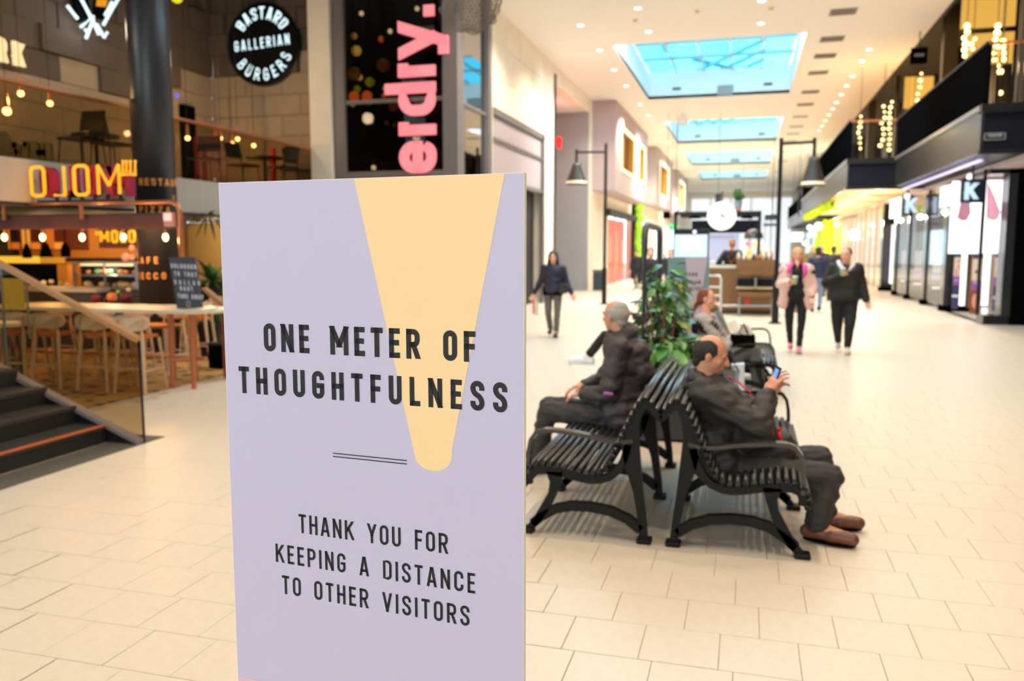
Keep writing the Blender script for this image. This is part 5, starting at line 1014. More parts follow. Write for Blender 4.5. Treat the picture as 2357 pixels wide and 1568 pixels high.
def plant(name, label, cx, cy, z0, spec, stems, trunk=None, group=None):
    t = thing(name, label, 'plant', (cx, cy, z0), group)
    for s in stems: MB().tube([(cx+s[0]*.3, cy+s[1]*.3, z0), (cx+s[0]*.7, cy+s[1]*.8, z0+s[2]*.5), (cx+s[0], cy+s[1], z0+s[2])], [.018, .014, .006], 6).build('stem', trunk or mat('stem_brown', (120, 84, 50), .7), t)
    for n, rx, ry, za, zb, big in spec:
        for i in range(n):
            a = random.uniform(0, 6.283); f = random.uniform(.45, 1)**.6; z = random.uniform(za, zb); k = 1-.35*((z-za)/(zb-za))
            x = math.cos(a)*rx*f*k; y = math.sin(a)*ry*f*k
            q = bpy.data.objects.new('leaf', (LB if big else LM)[random.choice((0, 0, 1, 1, 2, 3))]); COL.objects.link(q); q.parent = t
            q.location = (x, y, z-z0); q.rotation_euler = (random.uniform(-.5, .5), random.uniform(-.5, .7), a+random.uniform(-.7, .7)); s = random.uniform(.7, 1.2); q.scale = (s, s, s)
    return t
pc = at_y(1530, 700, 7.75)
plant('ficus_bush', 'tall leafy green bush growing in the dark planter', pc.x-.02, 7.75, .42, [(190, .27, .4, .72, 1.38, False), (34, .14, .2, 1.25, 1.5, False)], [(-.2, .1, .8), (.15, -.1, .85), (0, .2, .9), (.05, -.2, .7), (-.1, -.15, .75)])
plant('broad_leaf_plant', 'low broad leaved plant with yellow tinged leaves at the planter front', pc.x+.05, 7.35, .42, [(88, .30, .3, .5, .86, True)], [(-.2, .05, .3), (.2, 0, .3), (0, -.1, .35)])
# pink blossoms/cushion seen through the leaves
own(MB().prism([at_y(1578, 765, 7.9), at_y(1590, 757, 7.9), at_y(1598, 800, 7.9), at_y(1560, 812, 7.9)], (0, .03, 0)).build('ribbon', mat('pale_pink', (224, 168, 160), .6)), 'pale pink ribbon strip hanging between the broad leaves', 'decoration')
# ================================================================ people
def blob(mb, name, m_, parent, vox, it=3, disp=0, dscale=12, bottom=None):
    """one continuous surface grown over overlapping volumes"""
    me0 = mb.mesh('t', ORG[parent]); ob = bpy.data.objects.new('t', me0); COL.objects.link(ob)
    r = ob.modifiers.new('r', 'REMESH'); r.mode = 'VOXEL'; r.voxel_size = vox; s = ob.modifiers.new('s', 'SMOOTH'); s.iterations = it; s.factor = .6
    dg = bpy.context.evaluated_depsgraph_get(); me = bpy.data.meshes.new_from_object(ob.evaluated_get(dg)); bpy.data.objects.remove(ob)
    if disp:
        me.update(); co = [v.co.copy() for v in me.vertices]; nn = [v.normal.copy() for v in me.vertices]
        for v, c, n in zip(me.vertices, co, nn): q = V((c.x, c.y, c.z*1.7))*dscale; v.co = c+n*disp*(noise.noise(q)+.5*noise.noise(q*2.3)+abs(noise.noise(q*.6))*-.6)
    for p in me.polygons: p.use_smooth = True
    me.materials.clear(); me.materials.append(m_); me.name = name
    return link(name, me, parent)
def hand_prims(mb, w, d, n, k=1.0, curl=.4, spread=.12, side=1, pinch=False):
    """palm, four fingers of unequal length and a thumb; w wrist, d pointing direction, n palm normal"""
    w = V(w); d = V(d).normalized(); n = V(n); n = (n-d*n.dot(d)).normalized(); s = d.cross(n).normalized()*side
    mb.cap(w-d*.02*k, w+d*.025*k, .024*k, .026*k, 8)
    for j in range(4):
        off = (j-1.5)*.021*k; kn = w+d*(.088-.006*abs(j-1.2))*k+s*off
        mb.cap(w+d*.02*k+s*off*.6, kn, .0155*k, .0115*k, 8)
        L = [.040, .046, .043, .034][j]*k; dd = (d+s*(j-1.5)*spread).normalized(); p = kn
        for q in range(3):
            a = curl*(q+1)*.9; e = p+(dd*math.cos(a)+n*math.sin(a))*L*(1, .72, .55)[q]; mb.cap(p, e, (.0098, .009, .008)[q]*k, (.009, .008, .0072)[q]*k, 8); p = e
    tb = w+d*.022*k-s*.028*k; t1 = tb+(d*.6-s*.65+n*.35).normalized()*.04*k; t2 = t1+(d*.85-s*.1+n*.4).normalized()*.033*k; mb.cap(w+d*.01*k, tb, .014*k, .0135*k, 8).cap(tb, t1, .0125*k, .011*k, 8).cap(t1, t2, .010*k, .0085*k, 8)
def head_prims(mb, c, f, u, k=1.0):
    """skull, jaw, nose, ears around the head centre; f faces forward, u up"""
    f = V(f).normalized(); u = V(u); u = (u-f*u.dot(f)).normalized(); r = f.cross(u); ax = (r, f, u); P = lambda a, b, e: V(c)+(r*a+f*b+u*e)*k
    mb.sph(P(0, -.012, .028), (.073*k, .093*k, .086*k), 18, 12, ax); mb.sph(P(0, .022, -.02), (.063*k, .066*k, .085*k), 16, 10, ax)
    mb.sph(P(0, .04, -.075), (.042*k, .045*k, .032*k), 14, 8, ax); mb.sph(P(0, .066, -.092), (.02*k, .017*k, .016*k), 10, 7, ax)
    mb.cap(P(0, .083, .018), P(0, .108, -.022), .009*k, .013*k, 8); mb.sph(P(.011, .098, -.027), .009*k, 8, 6).sph(P(-.011, .098, -.027), .009*k, 8, 6)
    mb.cap(P(-.032, .075, .027), P(.032, .075, .027), .012*k, .012*k, 8)          # brow ridge
    mb.cap(P(-.018, .083, -.053), P(.018, .083, -.053), .0085*k, .0085*k, 8)      # lips
    for q in (-1, 1):
        mb.sph(P(q*.04, .055, -.018), (.022*k, .02*k, .024*k), 10, 7, ax)           # cheeks
        mb.sph(P(q*.076, -.01, -.008), (.008*k, .019*k, .031*k), 10, 8, ax); mb.sph(P(q*.079, -.016, -.002), (.010*k, .012*k, .022*k), 8, 6, ax); mb.sph(P(q*.077, -.003, -.030), (.008*k, .010*k, .010*k), 8, 6, ax)
    return P, ax
def face_parts(P, ax, t, k, skin_l, glasses=None, brow=None):
    for q in (-1, 1):
        MB().sph(P(q*.031, .072, .012), (.011*k, .008*k, .006*k), 10, 7, ax).build('eye', mat('eye_white', (150, 134, 124), .5), t, True)
        MB().sph(P(q*.031, .079, .012), (.0058*k, .003*k, .0058*k), 8, 6, ax).build('iris', mat('iris', (34, 24, 18), .2), t, True)
        MB().tube([P(q*.015, .090, .033), P(q*.032, .088, .037), P(q*.048, .077, .032)], .0035*k, 6).build('eyebrow', brow or mat('brow', (52, 38, 28), .8), t, True)
    MB().tube([P(-.022, .086, -.053), P(0, .0945, -.052), P(.022, .086, -.053)], [.003*k, .0055*k, .003*k], 6).build('mouth', skin_l, t, True)
    if glasses:
        for q in (-1, 1):
            MB().tube([P(q*.033+.019*math.cos(a), .098, .012+.014*math.sin(a)) for a in [i*math.pi/6 for i in range(13)]], .0018*k, 5).build('glasses_rim', glasses, t); MB().tube([P(q*.052, .097, .015), P(q*.075, .05, .014), P(q*.078, -.01, .012)], .0018*k, 5).build('glasses_arm', glasses, t)
def person(label, J, L, vox=.012, group=None, hands=(None, None), detail=True):
    hd = V(J['head']); base = V((J['pel'].x, J['pel'].y, 0)) if 'base' not in J else V(J['base'])
    t = thing('person', label, 'person', base, group); k = L.get('k', 1.0); g = L.get('girth', 1.0); f = V(J['face']).normalized(); u = V(J.get('up', (0, 0, 1)))
    sl = (V(J['shR'])-V(J['shL'])).normalized(); ch = V(J['chest']); pel = V(J['pel']); sp = (ch-pel).normalized(); fr = sl.cross(sp).normalized(); ax = (sl, fr, sp)
    up_f = V((0, 0, 1))
    # skin body: whole figure, one continuous surface
    mb = MB(); P, hax = head_prims(mb, hd, f, u, k)
    mb.cap(hd-V(u)*.06*k-f*.02*k, (V(J['shL'])+V(J['shR']))/2+sp*.01, .053*k, .06*k, 12)
    mb.sph(ch, (.145*g*k, .095*g*k, .17*k), 14, 9, ax); mb.sph((ch+pel)/2, (.13*g*k, .09*g*k, .17*k), 14, 9, ax); mb.sph(pel, (.15*g*k, .1*g*k, .12*k), 14, 9, ax)
    for S in 'LR':
        mb.cap(J['sh'+S], J['el'+S], .045*k, .036*k).cap(J['el'+S], J['wr'+S], .036*k, .024*k).cap(ch+sp*.09*k, J['sh'+S], .06*k, .05*k)
        mb.cap(J['hip'+S], J['kn'+S], .075*k, .048*k).cap(J['kn'+S], J['an'+S], .047*k, .034*k).cap(J['an'+S], J['toe'+S], .033*k, .026*k)
    for S, h in zip('LR', hands):
        d = h['d'] if h else (V(J['wr'+S])-V(J['el'+S])); nrm = h['n'] if h else -fr
        hand_prims(mb, J['wr'+S], d, nrm, k*(h.get('k', 1) if h else 1), h.get('curl', .35) if h else .3, side=(h.get('side', 1) if h else 1))
    blob(mb, 'body', L['skin'], t, min(vox, .0065) if detail else vox, 2)
    if detail: face_parts(P, hax, t, k, L.get('lips', mat('lips', (176, 96, 84), .5)), L.get('glasses'), L.get('brow'))
    # jacket
    mb = MB(); jm = L['jacket']; jg = L.get('jg', 1.12)*g
    mb.sph(ch+sp*.02, (.175*jg*k, .125*jg*k, .19*k), 16, 10, ax); mb.sph((ch+pel)/2+fr*L.get('belly', 0), (.165*jg*k, .13*jg*k, .2*k), 16, 10, ax)
    mb.cap(V(J['shL'])-sp*.02, V(J['shR'])-sp*.02, .068*jg*k, .068*jg*k, 12)
    jl = L.get('jlen', 0)
    if jl is not None: mb.sph(pel+sp*.02, (.185*jg*k, .14*jg*k, .12*k), 16, 10, ax)
    if jl: mb.sph(pel-V((0, 0, jl*.5)), (.19*jg*k, .145*jg*k, .12*k+jl*.62), 16, 10, (sl, V((0, 0, 1)).cross(sl).normalized(), V((0, 0, 1))))
    for S in 'LR':
        mb.cap(J['sh'+S], J['el'+S], .068*jg*k, .058*jg*k, 12)
        h = V(J['wr'+S])-V(J['el'+S]); mb.cap(J['el'+S], V(J['el'+S])+h*.93, .058*jg*k, .043*jg*k, 12)
    for c_, r_ in L.get('extra', ()): mb.sph(c_, r_, 14, 9)
    if L.get('hood'):   # hood or thick collar lying behind the neck
        nb = (V(J['shL'])+V(J['shR']))/2; mb.sph(nb+sp*.04-f*.075*k, (.10*k, .055*k, .075*k), 12, 8, ax)
    nb = (V(J['shL'])+V(J['shR']))/2; ring_ = [nb+sp*.035*k+(sl*math.cos(a)*.07+fr*math.sin(a)*.068)*k+f*.01 for a in [i*math.pi/6 for i in range(13)]]; mb.tube(ring_, .026*k, 8)
    o = blob(mb, 'jacket', jm, t, vox, 3, disp=L.get('wr', .012), dscale=L.get('ws', 9))
    # trousers
    mb = MB(); lg_ = L.get('leg', 1.0)
    mb.sph(pel-sp*.02, (.165*g*k, .125*g*k, .12*k), 14, 9, ax)
    for S in 'LR':
        mb.cap(J['hip'+S], J['kn'+S], .096*lg_*k, .068*lg_*k, 12).cap(J['kn'+S], V(J['kn'+S]).lerp(V(J['an'+S]), .93), .066*lg_*k, L.get('cuff', .058)*lg_*k, 12)
    blob(mb, 'trousers', L['trousers'], t, vox, 3, disp=L.get('wr', .012)*.6, dscale=10)
    # shoes
    for S in 'LR':
        a = V(J['an'+S]); e = V(J['toe'+S]); dd = (e-a); fl_ = V((dd.x, dd.y, 0)) if abs(dd.z) < .12 else dd; fl_.normalize(); dn = V((0, 0, -1)); dn = (dn-fl_*dn.dot(fl_)).normalized()
        hl = a-fl_*.045*k+dn*.035*k; tp = a+fl_*.19*k+dn*.045*k
        k0 = k; k = k*L.get('shoek', 1)
        q = MB().cap(a+dn*.0, hl, .044*k, .04*k).cap(hl, tp, .040*k, .034*k).cap(hl+(tp-hl)*.55, tp, .046*k, .038*k); blob(q, 'shoe', L['shoes'], t, min(vox, .008), 2)
        so = MB(); s2_ = fl_.cross(dn); pts = []
        for i in range(14): aa = 2*math.pi*i/14; pts.append((hl+tp)/2+dn*.03*k+fl_*math.cos(aa)*.14*k+s2_*math.sin(aa)*(.046+.008*math.cos(aa))*k)
        so.prism(pts, dn*.012*k).build('sole', L.get('sole', M['black']), t); k = k0
    return t, P, hax, ax, k
SK = mat('skin', (232, 168, 138), .5, var=.06, scale=20); SK2 = mat('skin_tan', (198, 136, 104), .48, var=.07, scale=20); 
# ---- man with phone on the right bench (seat plane about y = 5)
Y = 4.95
A = lambda u, v, y=Y: at_y(u, v, y)
def mid(a, b, f=.5): return V(a).lerp(V(b), f)
J = dict(head=A(1637, 818), face=(.93, -.02, -.30), up=(.28, 0, .96), chest=A(1655, 955), pel=A(1668, 1076, Y)+V((.0, 0, .0)), shR=A(1618, 903, Y-.19), shL=A(1640, 893, Y+.19))
J.update(elR=A(1748, 980, Y-.22), elL=A(1745, 960, Y+.2), wrR=A(1766, 906, Y-.06), wrL=A(1772, 915, Y+.09), hipR=A(1690, 1085, Y-.10), hipL=A(1690, 1075, Y+.10))
J.update(knR=A(1908, 1098, Y-.10), knL=A(1885, 1058, Y+.14), anR=A(1876, 1248, Y-.16), anL=A(1895, 1222, Y+.08)); J['toeR'] = J['anR']+V((.2, -.05, -.03)); J['toeL'] = J['anL']+V((.2, .02, -.03))
for q in ('anR', 'anL'): J[q].z = .095
J['toeR'].z = J['toeL'].z = .05; J['base'] = (J['pel'].x, Y, 0)
jac = mat('jacket_charcoal', (44, 38, 36), .62, var=.2, scale=6, bump=.2); tro = mat('trousers_dark', (44, 40, 39), .75, var=.15, scale=10)
m1, P, hax, ax, k = person('balding man in a dark jacket looking at his phone on the right bench', J, dict(skin=SK2, jacket=jac, trousers=tro, shoes=mat('brown_leather', (104, 58, 34), .4, var=.2), girth=1.12, jg=1.2, belly=.045, hood=1, extra=((A(1735, 1000, Y-.02), .15), (A(1790, 1035, Y), .115), (A(1745, 1060, Y), .13), (A(1592, 888, Y), .07), (A(1640, 882, Y), .088), (A(1610, 875, Y-.05), .06), (A(1700, 960), .15), (A(1770, 1030), .12), (A(1640, 960), .15), (A(1606, 900), .085), (A(1650, 1010), .15)), leg=1.2, cuff=.06, wr=.02, ws=7, k=1.02), vox=.009,
    hands=(dict(d=(.35, -.35, .85), n=(.6, -.7, 0), curl=.5, side=1), dict(d=(.45, .25, .85), n=(.7, .6, .0), curl=.38, side=-1)))
# hair: dark fringe round the back and sides, bald crown
hm_ = mat('hair_black', (40, 28, 22), .75, var=.25, scale=40); mb = MB()
for q in (-1, 1): mb.sph(P(q*.048, -.022, .030), (.036*k, .062*k, .058*k), 14, 9, hax)
mb.sph(P(0, -.052, .012), (.074*k, .062*k, .075*k), 16, 10, hax); mb.sph(P(0, -.062, -.045), (.056*k, .035*k, .05*k), 12, 8, hax); mb.sph(P(0, -.02, .084), (.05*k, .05*k, .018*k), 12, 8, hax) if False else None
blob(mb, 'hair', hm_, m1, .006, 2, disp=.003, dscale=60)
mb = MB().sph(P(0, .055, -.075), (.043*k, .04*k, .03*k), 12, 8, hax); blob(mb, 'stubble', mat('stubble', (150, 98, 74), .7, var=.15, scale=60), m1, .006, 2)
# red lining and dark shirt front
fr = ax[1]; ch = V(J['chest']); rd = mat('red_lining', (206, 20, 26), .5)
MB().tube([A(1678, 868, Y-.02), A(1700, 880, Y-.03), A(1722, 900, Y-.04), A(1738, 915, Y-.05)], [.009, .006, .005, .004], 6).build('red_collar_lining', rd, m1, True)
MB().tube([A(1763, 965, Y-.17), A(1772, 978, Y-.19), A(1780, 1000, Y-.2)], .009, 6).build('red_zip', rd, m1, True); MB().tube([A(1797, 984, Y-.16), A(1792, 996, Y-.17), A(1799, 1014, Y-.18)], .011, 6).build('red_zip', rd, m1, True)
ph = thing('smartphone', 'small black phone with a pale blue screen held by the balding man', 'phone', A(1786, 862)); c = A(1783, 868, Y-.02); dx = V((.30, 0, .95)).normalized(); dy = V((.35, -.94, -.1)).normalized(); dy = (dy-dx*dy.dot(dx)).normalized(); nn = dx.cross(dy)
MB().prism([c+dx*a*.062+dy*b*.03 for a, b in ((-1, -1), (1, -1), (1, 1), (-1, 1))], nn*.009).build('body', M['black'], ph); MB().prism([c+dx*a*.05+dy*b*.026-nn*.001 for a, b in ((-1, -1), (1, -1), (1, 1), (-1, 1))], nn*-.001).build('screen', glow('phone_blue', (120, 160, 240), 1), ph); MB().prism([c+dx*a*.05+dy*b*.026+nn*.0095 for a, b in ((-1, -1), (1, -1), (1, 1), (-1, 1))], nn*.001).build('screen', glow('phone_blue', (120, 160, 240), 1), ph)
# ---- grey haired man on the left bench
Y = 5.85
J = dict(head=A(1416, 728, Y), face=(-.86, .50, -.10), up=(-.05, .05, 1), chest=A(1436, 852, Y), pel=A(1432, 945, Y), shL=A(1424, 800, Y-.20), shR=A(1448, 785, Y+.2))
J.update(elL=A(1404, 905, Y-.22), elR=A(1385, 880, Y+.22), wrL=A(1342, 905, Y-.10), wrR=A(1345, 885, Y+.06), hipL=A(1425, 962, Y-.1), hipR=A(1425, 955, Y+.1), knL=A(1262, 948, Y-.12), knR=A(1262, 935, Y+.14))
J['anL'] = V((J['knL'].x-.10, Y-.12, .1)); J['anR'] = V((J['knR'].x-.06, Y+.14, .1)); J['toeL'] = J['anL']+V((-.2, 0, -.04)); J['toeR'] = J['anR']+V((-.2, .02, -.04)); J['base'] = (J['pel'].x, Y, 0)
jc2 = mat('coat_brown_grey', (58, 49, 50), .6, var=.18, scale=6, bump=.2)
m2, P, hax, ax, k = person('grey haired man in a brown black coat seated facing left on the left bench', J, dict(skin=SK2, jacket=jc2, trousers=tro, shoes=M['dark'], girth=1.12, jg=1.14, wr=.02, ws=7, jlen=.10, k=.98, leg=1.15, extra=((A(1430, 900, Y), .17), (A(1452, 850, Y), .165), (A(1442, 768, Y), .085), (A(1425, 800, Y), .13), (A(1410, 940, Y), .14), (A(1438, 775, Y), .09), (A(1462, 815, Y-.02), .12), (A(1440, 830, Y-.08), .11))), vox=.009,
    hands=(dict(d=(-.9, .1, -.25), n=(0, .1, -1), curl=.45), dict(d=(-.9, -.25, -.25), n=(0, -.1, -1), curl=.4, side=-1)))
gh = mat('hair_grey', (156, 146, 138), .8, var=.2, scale=50); mb = MB()
for q in (-1, 1): mb.sph(P(q*.05, -.02, .022), (.034*k, .062*k, .05*k), 12, 8, hax)
mb.sph(P(0, -.05, .015), (.076*k, .066*k, .072*k), 16, 10, hax); mb.sph(P(0, -.04, .05), (.07*k, .07*k, .055*k), 14, 9, hax); mb.sph(P(0, -.062, -.04), (.055*k, .036*k, .045*k), 12, 8, hax)
blob(mb, 'hair', gh, m2, .006, 2, disp=.003, dscale=60)
MB().cap(A(1392, 906, Y-.33), A(1408, 908, Y-.33), .012, .012).build('logo_patch', mat('violet_patch', (150, 80, 140), .6), m2)
# ---- man with crossed legs on the far left bench (mostly hidden)
Y = 9.5
J = dict(head=V((-.93, Y, 1.2)), face=(-1, .1, -.1), chest=V((-.86, Y, .88)), pel=V((-.8, Y, .52)), shL=V((-.87, Y-.2, 1.0)), shR=V((-.87, Y+.2, 1.0)), elL=V((-1.12, Y-.28, .84)), elR=V((-1.0, Y+.25, .75)), wrL=A(1462, 728, Y-.2), wrR=V((-1.2, Y+.1, .62)), hipL=V((-.86, Y-.1, .5)), hipR=V((-.86, Y+.1, .5)), knL=A(1392, 772, Y-.05), knR=V((-1.28, Y+.12, .5)), anL=A(1352, 822, Y), anR=V((-1.3, Y+.12, .1)))
J['toeL'] = A(1312, 838, Y); J['toeR'] = V((-1.5, Y+.12, .06)); J['base'] = (-.85, Y, 0)
m3 = person('person with crossed legs, black trousers and a white shoe behind the grey haired man', J, dict(skin=SK, jacket=M['dark'], trousers=mat('trousers_black', (22, 21, 22), .8), shoes=mat('white_shoe', (224, 226, 230), .5), leg=.9, jg=1.05, shoek=1.25, sole=mat('white_shoe', (224, 226, 230), .5)), vox=.014, detail=False)[0]
# ---- red haired woman on the far right bench
Y = 9.55
J = dict(head=A(1627, 688, Y), face=(.97, -.1, -.12), up=(.12, 0, 1), chest=A(1634, 775, Y), pel=A(1640, 845, Y), shR=A(1618, 735, Y-.18), shL=A(1636, 735, Y+.18), elR=A(1668, 800, Y-.24), elL=A(1672, 790, Y+.22), wrR=A(1702, 768, Y-.1), wrL=A(1706, 770, Y+.05), hipR=A(1655, 850, Y-.1), hipL=A(1655, 850, Y+.1), knR=A(1722, 795, Y-.08), knL=A(1724, 800, Y+.1))
J['knR'].z = J['knL'].z = .53; J['knR'].x = .10; J['knL'].x = .12; J['anR'] = V((.16, Y-.08, .1)); J['anL'] = V((.20, Y+.1, .1)); J['toeR'] = V((.36, Y-.1, .06)); J['toeL'] = V((.4, Y+.1, .06)); J['base'] = (-.3, Y, 0)
m4, P, hax, ax, k = person('red haired woman in a grey jacket sitting on the far bench', J, dict(skin=SK, jacket=mat('jacket_grey', (168, 158, 152), .7, var=.12, scale=6), trousers=mat('trousers_grey', (120, 112, 108), .75, var=.1), shoes=mat('beige_shoe', (196, 170, 140), .6), girth=1.12, jg=1.1, wr=.014, k=.98, glasses=mat('glasses_grey', (170, 170, 180), .3, metal=.5)), vox=.011, hands=(dict(d=(.9, .1, -.3), n=(0, 0, -1)), dict(d=(.9, -.1, -.3), n=(0, 0, -1), side=-1)))
rh = mat('hair_red', (124, 62, 34), .6, var=.25, scale=40); mb = MB().sph(P(0, -.03, .035), (.082*k, .088*k, .09*k), 16, 10, hax).sph(P(0, -.05, -.01), (.078*k, .068*k, .08*k), 14, 9, hax).cap(P(0, -.09, -.06), P(0, -.14, -.15), .035*k, .03*k).cap(P(0, -.14, -.15), P(0, -.13, -.22), .032*k, .014*k)
blob(mb, 'hair', rh, m4, .008, 2, disp=.004, dscale=50)
nb = (V(J['shL'])+V(J['shR']))/2; MB().tube([nb+V((.0+.075*math.cos(a), .085*math.sin(a), .045-.05*math.cos(a))) for a in [i*math.pi/6 for i in range(13)]], .022, 8).build('scarf', mat('scarf_pink', (206, 146, 176), .7, var=.12, scale=12), m4, True)
# her bag, papers and the shopping bag
t = thing('handbag', 'black handbag on the seated woman\u2019s lap'.replace('\u2019', "'"), 'bag', (.0, Y-.05, .6)); a = A(1708, 786, Y-.22); MB().bbox(a.x-.13, a.x+.14, Y-.25, Y-.02, .56, .70, b=.03).build('body', M['black'], t); MB().tube([A(1745-1745+1700, 765, Y-.2), A(1712, 745, Y-.2), A(1722, 768, Y-.2)], .012, 6).build('handle', M['black'], t)
wp = mat('white_paper', (240, 226, 212), .6)
own(MB().prism([A(1674, 742, Y-.27), A(1694, 736, Y-.27), A(1704, 762, Y-.27), A(1680, 766, Y-.27)], (0, .01, 0)).build('paper', wp), 'cream folded paper in front of the seated woman', 'paper')
own(MB().prism([A(1700, 745, Y-.18), A(1722, 748, Y-.18), A(1734, 765, Y-.18), A(1722, 782, Y-.18), A(1708, 768, Y-.18)], (0, .03, 0)).build('carrier_bag', wp), 'white plastic bag on the lap of the seated woman', 'bag')
t = thing('shopping_bag', 'grey white shopping bag with black straps standing on the floor', 'bag', (.1, 8.75, 0)); Y = 8.8; a, b = A(1680, 880, Y), A(1716, 880, Y); MB().prism([(a.x, Y, .02), (b.x, Y, .02), (b.x-.02, Y, A(1698, 838, Y).z), (a.x+.01, Y, A(1698, 842, Y).z)], (0, .14, 0)).build('body', mat('bag_white', (206, 216, 226), .5, var=.1), t); MB().tube([A(1682, 858, Y-.01), A(1690, 835, Y-.01), A(1701, 856, Y-.01)], .009, 6).build('strap', M['black'], t)
# ---- standing and walking people
def walker(label, x, y, h, yaw, L, pose, vox=.014, detail=True, group=None):
    """yaw: walking direction measured from +y; pose: arms and stride"""
    s = h/1.68; c, sn = math.cos(yaw), math.sin(yaw); R_ = lambda a, b, z: V((x+a*c-b*sn, y+a*sn+b*c, z)) # a: person's left-right (+a = image right when facing the camera), b forward
    W = L.get('w', 1.0); st = pose.get('stride', .16)
    f = V((-sn, c, 0)); J = dict(head=R_(0, .02, 1.545*s), face=f+V((pose.get('look', 0), 0, -.05)), chest=R_(0, 0, 1.22*s), pel=R_(0, 0, .93*s), shL=R_(-.165*W, 0, 1.345*s), shR=R_(.165*W, 0, 1.345*s), hipL=R_(-.09*W, 0, .88*s), hipR=R_(.09*W, 0, .88*s))
    J.update(knL=R_(-.09, .06+st*.5, .48*s), knR=R_(.09, .04-st*.1, .47*s), anL=R_(-.07, st, .10), anR=R_(.06, -st, .14 if st > .05 else .1)); J['toeL'] = J['anL']+f*.17+V((0, 0, -.045)); J['toeR'] = J['anR']+f*.15+V((0, 0, -.08 if st > .05 else -.045))
    for S, q in (('L', -1), ('R', 1)):
        m_ = pose.get(S, 'down')
        if m_ == 'cup': J['el'+S] = R_(q*.225*W, -.02, 1.09*s); J['wr'+S] = R_(q*.09, .22, 1.13*s)
        elif m_ == 'cuph': J['el'+S] = R_(q*.27*W, .0, 1.10*s); J['wr'+S] = R_(q*.07, .20, 1.24*s)
        elif m_ == 'fwd': J['el'+S] = R_(q*.225*W, .02, 1.06*s); J['wr'+S] = R_(q*.23, .16, .9*s)
        elif m_ == 'hip': J['el'+S] = R_(q*.36*W, -.05, 1.1*s); J['wr'+S] = R_(q*.2, .02, .97*s)
        else: J['el'+S] = R_(q*.235*W, -.03, 1.09*s); J['wr'+S] = R_(q*(.25*W+pose.get('out', 0)), .05, .84*s)
    J['base'] = (x, y, 0); J['pel'] = J['pel']
    L = dict(L); L.setdefault('k', s)
    return person(label, J, L, vox, group, detail=detail), J, R_, f, s
# pink coated woman (faces the camera, slightly left)
yb = math.pi+.0
(tp, P, hax, ax, k), J, R_, f, s = walker('blonde woman in a pale pink long coat walking towards the camera with a cup', .77, 13.7, 1.66, math.pi-.05, dict(skin=SK, jacket=mat('sweater_black', (20, 19, 20), .8), trousers=mat('leggings_black', (16, 15, 16), .8), shoes=mat('pink_shoe', (226, 130, 150), .6), sole=mat('pale_sole', (210, 190, 190), .6), girth=1.02, leg=.95, cuff=.05, w=1.05), dict(R='cup', L='fwd', stride=.12), vox=.012)
bl = mat('hair_blonde', (214, 158, 92), .6, var=.2, scale=40); mb = MB().sph(P(0, -.02, .045), (.09, .09, .085), 14, 9, hax).sph(P(0, -.05, -.02), (.088, .065, .11), 14, 9, hax)
for q in (-1, 1): mb.cap(P(q*.075, .0, .03), P(q*.082, .0, -.10), .026, .024)
blob(mb, 'hair', bl, tp, .009, 2, disp=.004, dscale=40)
pkc = mat('coat_pink', (232, 186, 172), .75, var=.06, scale=5); sl, fr_, sp_ = ax; mb = MB(); ch = V(J['chest']); pel = V(J['pel'])
for q, S in ((-1, 'L'), (1, 'R')):
    mb.cap(V(J['sh'+S])+V((0, 0, -.015))-(V(J['sh'+S])-ch)*.06, J['el'+S], .074, .085, 12).cap(J['el'+S], V(J['el'+S]).lerp(V(J['wr'+S]), .86), .085, .062, 12)
    sd = (V(J['sh'+S])-(V(J['shL'])+V(J['shR']))/2).normalized()
    for q_ in (-.04, .05): mb.cap(R_(0, 0, 1.29*s)+sd*.12+f*q_, R_(0, 0, .77*s)+sd*.195+f*q_, .085, .085, 12)
    mb.cap(R_(0, 0, 1.36*s)+sd*.05-f*.03, V(J['sh'+S])-V((0, 0, .01)), .07, .09, 12)
for zz_ in (1.33, 1.22, 1.05, .88, .74): mb.sph(R_(0, -.11, zz_*s), (.2, .06, .12), 12, 8, (ax[0], f, V((0, 0, 1))))
blob(mb, 'coat', pkc, tp, .013, 6, disp=.008, dscale=7)
for q in (-1, 1): MB().tube([R_(q*.06, .03, 1.43*s), R_(q*.11, .10, 1.38*s), R_(q*.12, .14, 1.27*s), R_(q*.09, .145, 1.2*s)][:(3 if q > 0 else 4)], [.03, .04, .035, .012][:(3 if q > 0 else 4)], 8).build('pink_scarf', mat('hot_pink', (228, 84, 150), .7), tp, True)
MB().tube([R_(0, .075, 1.46*s), R_(0, .125, 1.33*s)], [.045, .02], 8).build('neckline', SK, tp, True)
def cup(label, p, col):
    c_ = thing('paper_cup', label, 'cup', p); MB().lathe(p-V((0, 0, .055)), [(0, 0), (.03, 0), (.042, .10), (.044, .105), (0, .105)], 16).build('cup', mat('cup_green', (176, 190, 150), .6), c_, True); MB().lathe(p+V((0, 0, .05)), [(.045, 0), (.045, .012), (.036, .022), (0, .022)], 16).build('lid', mat('lid_white', (226, 222, 214), .5), c_, True)
cup('pale green paper cup held by the pink coated woman', J['wrR']+f*.07+V((-.06 if J['wrR'].x > .77 else .06, 0, .03)), 0)
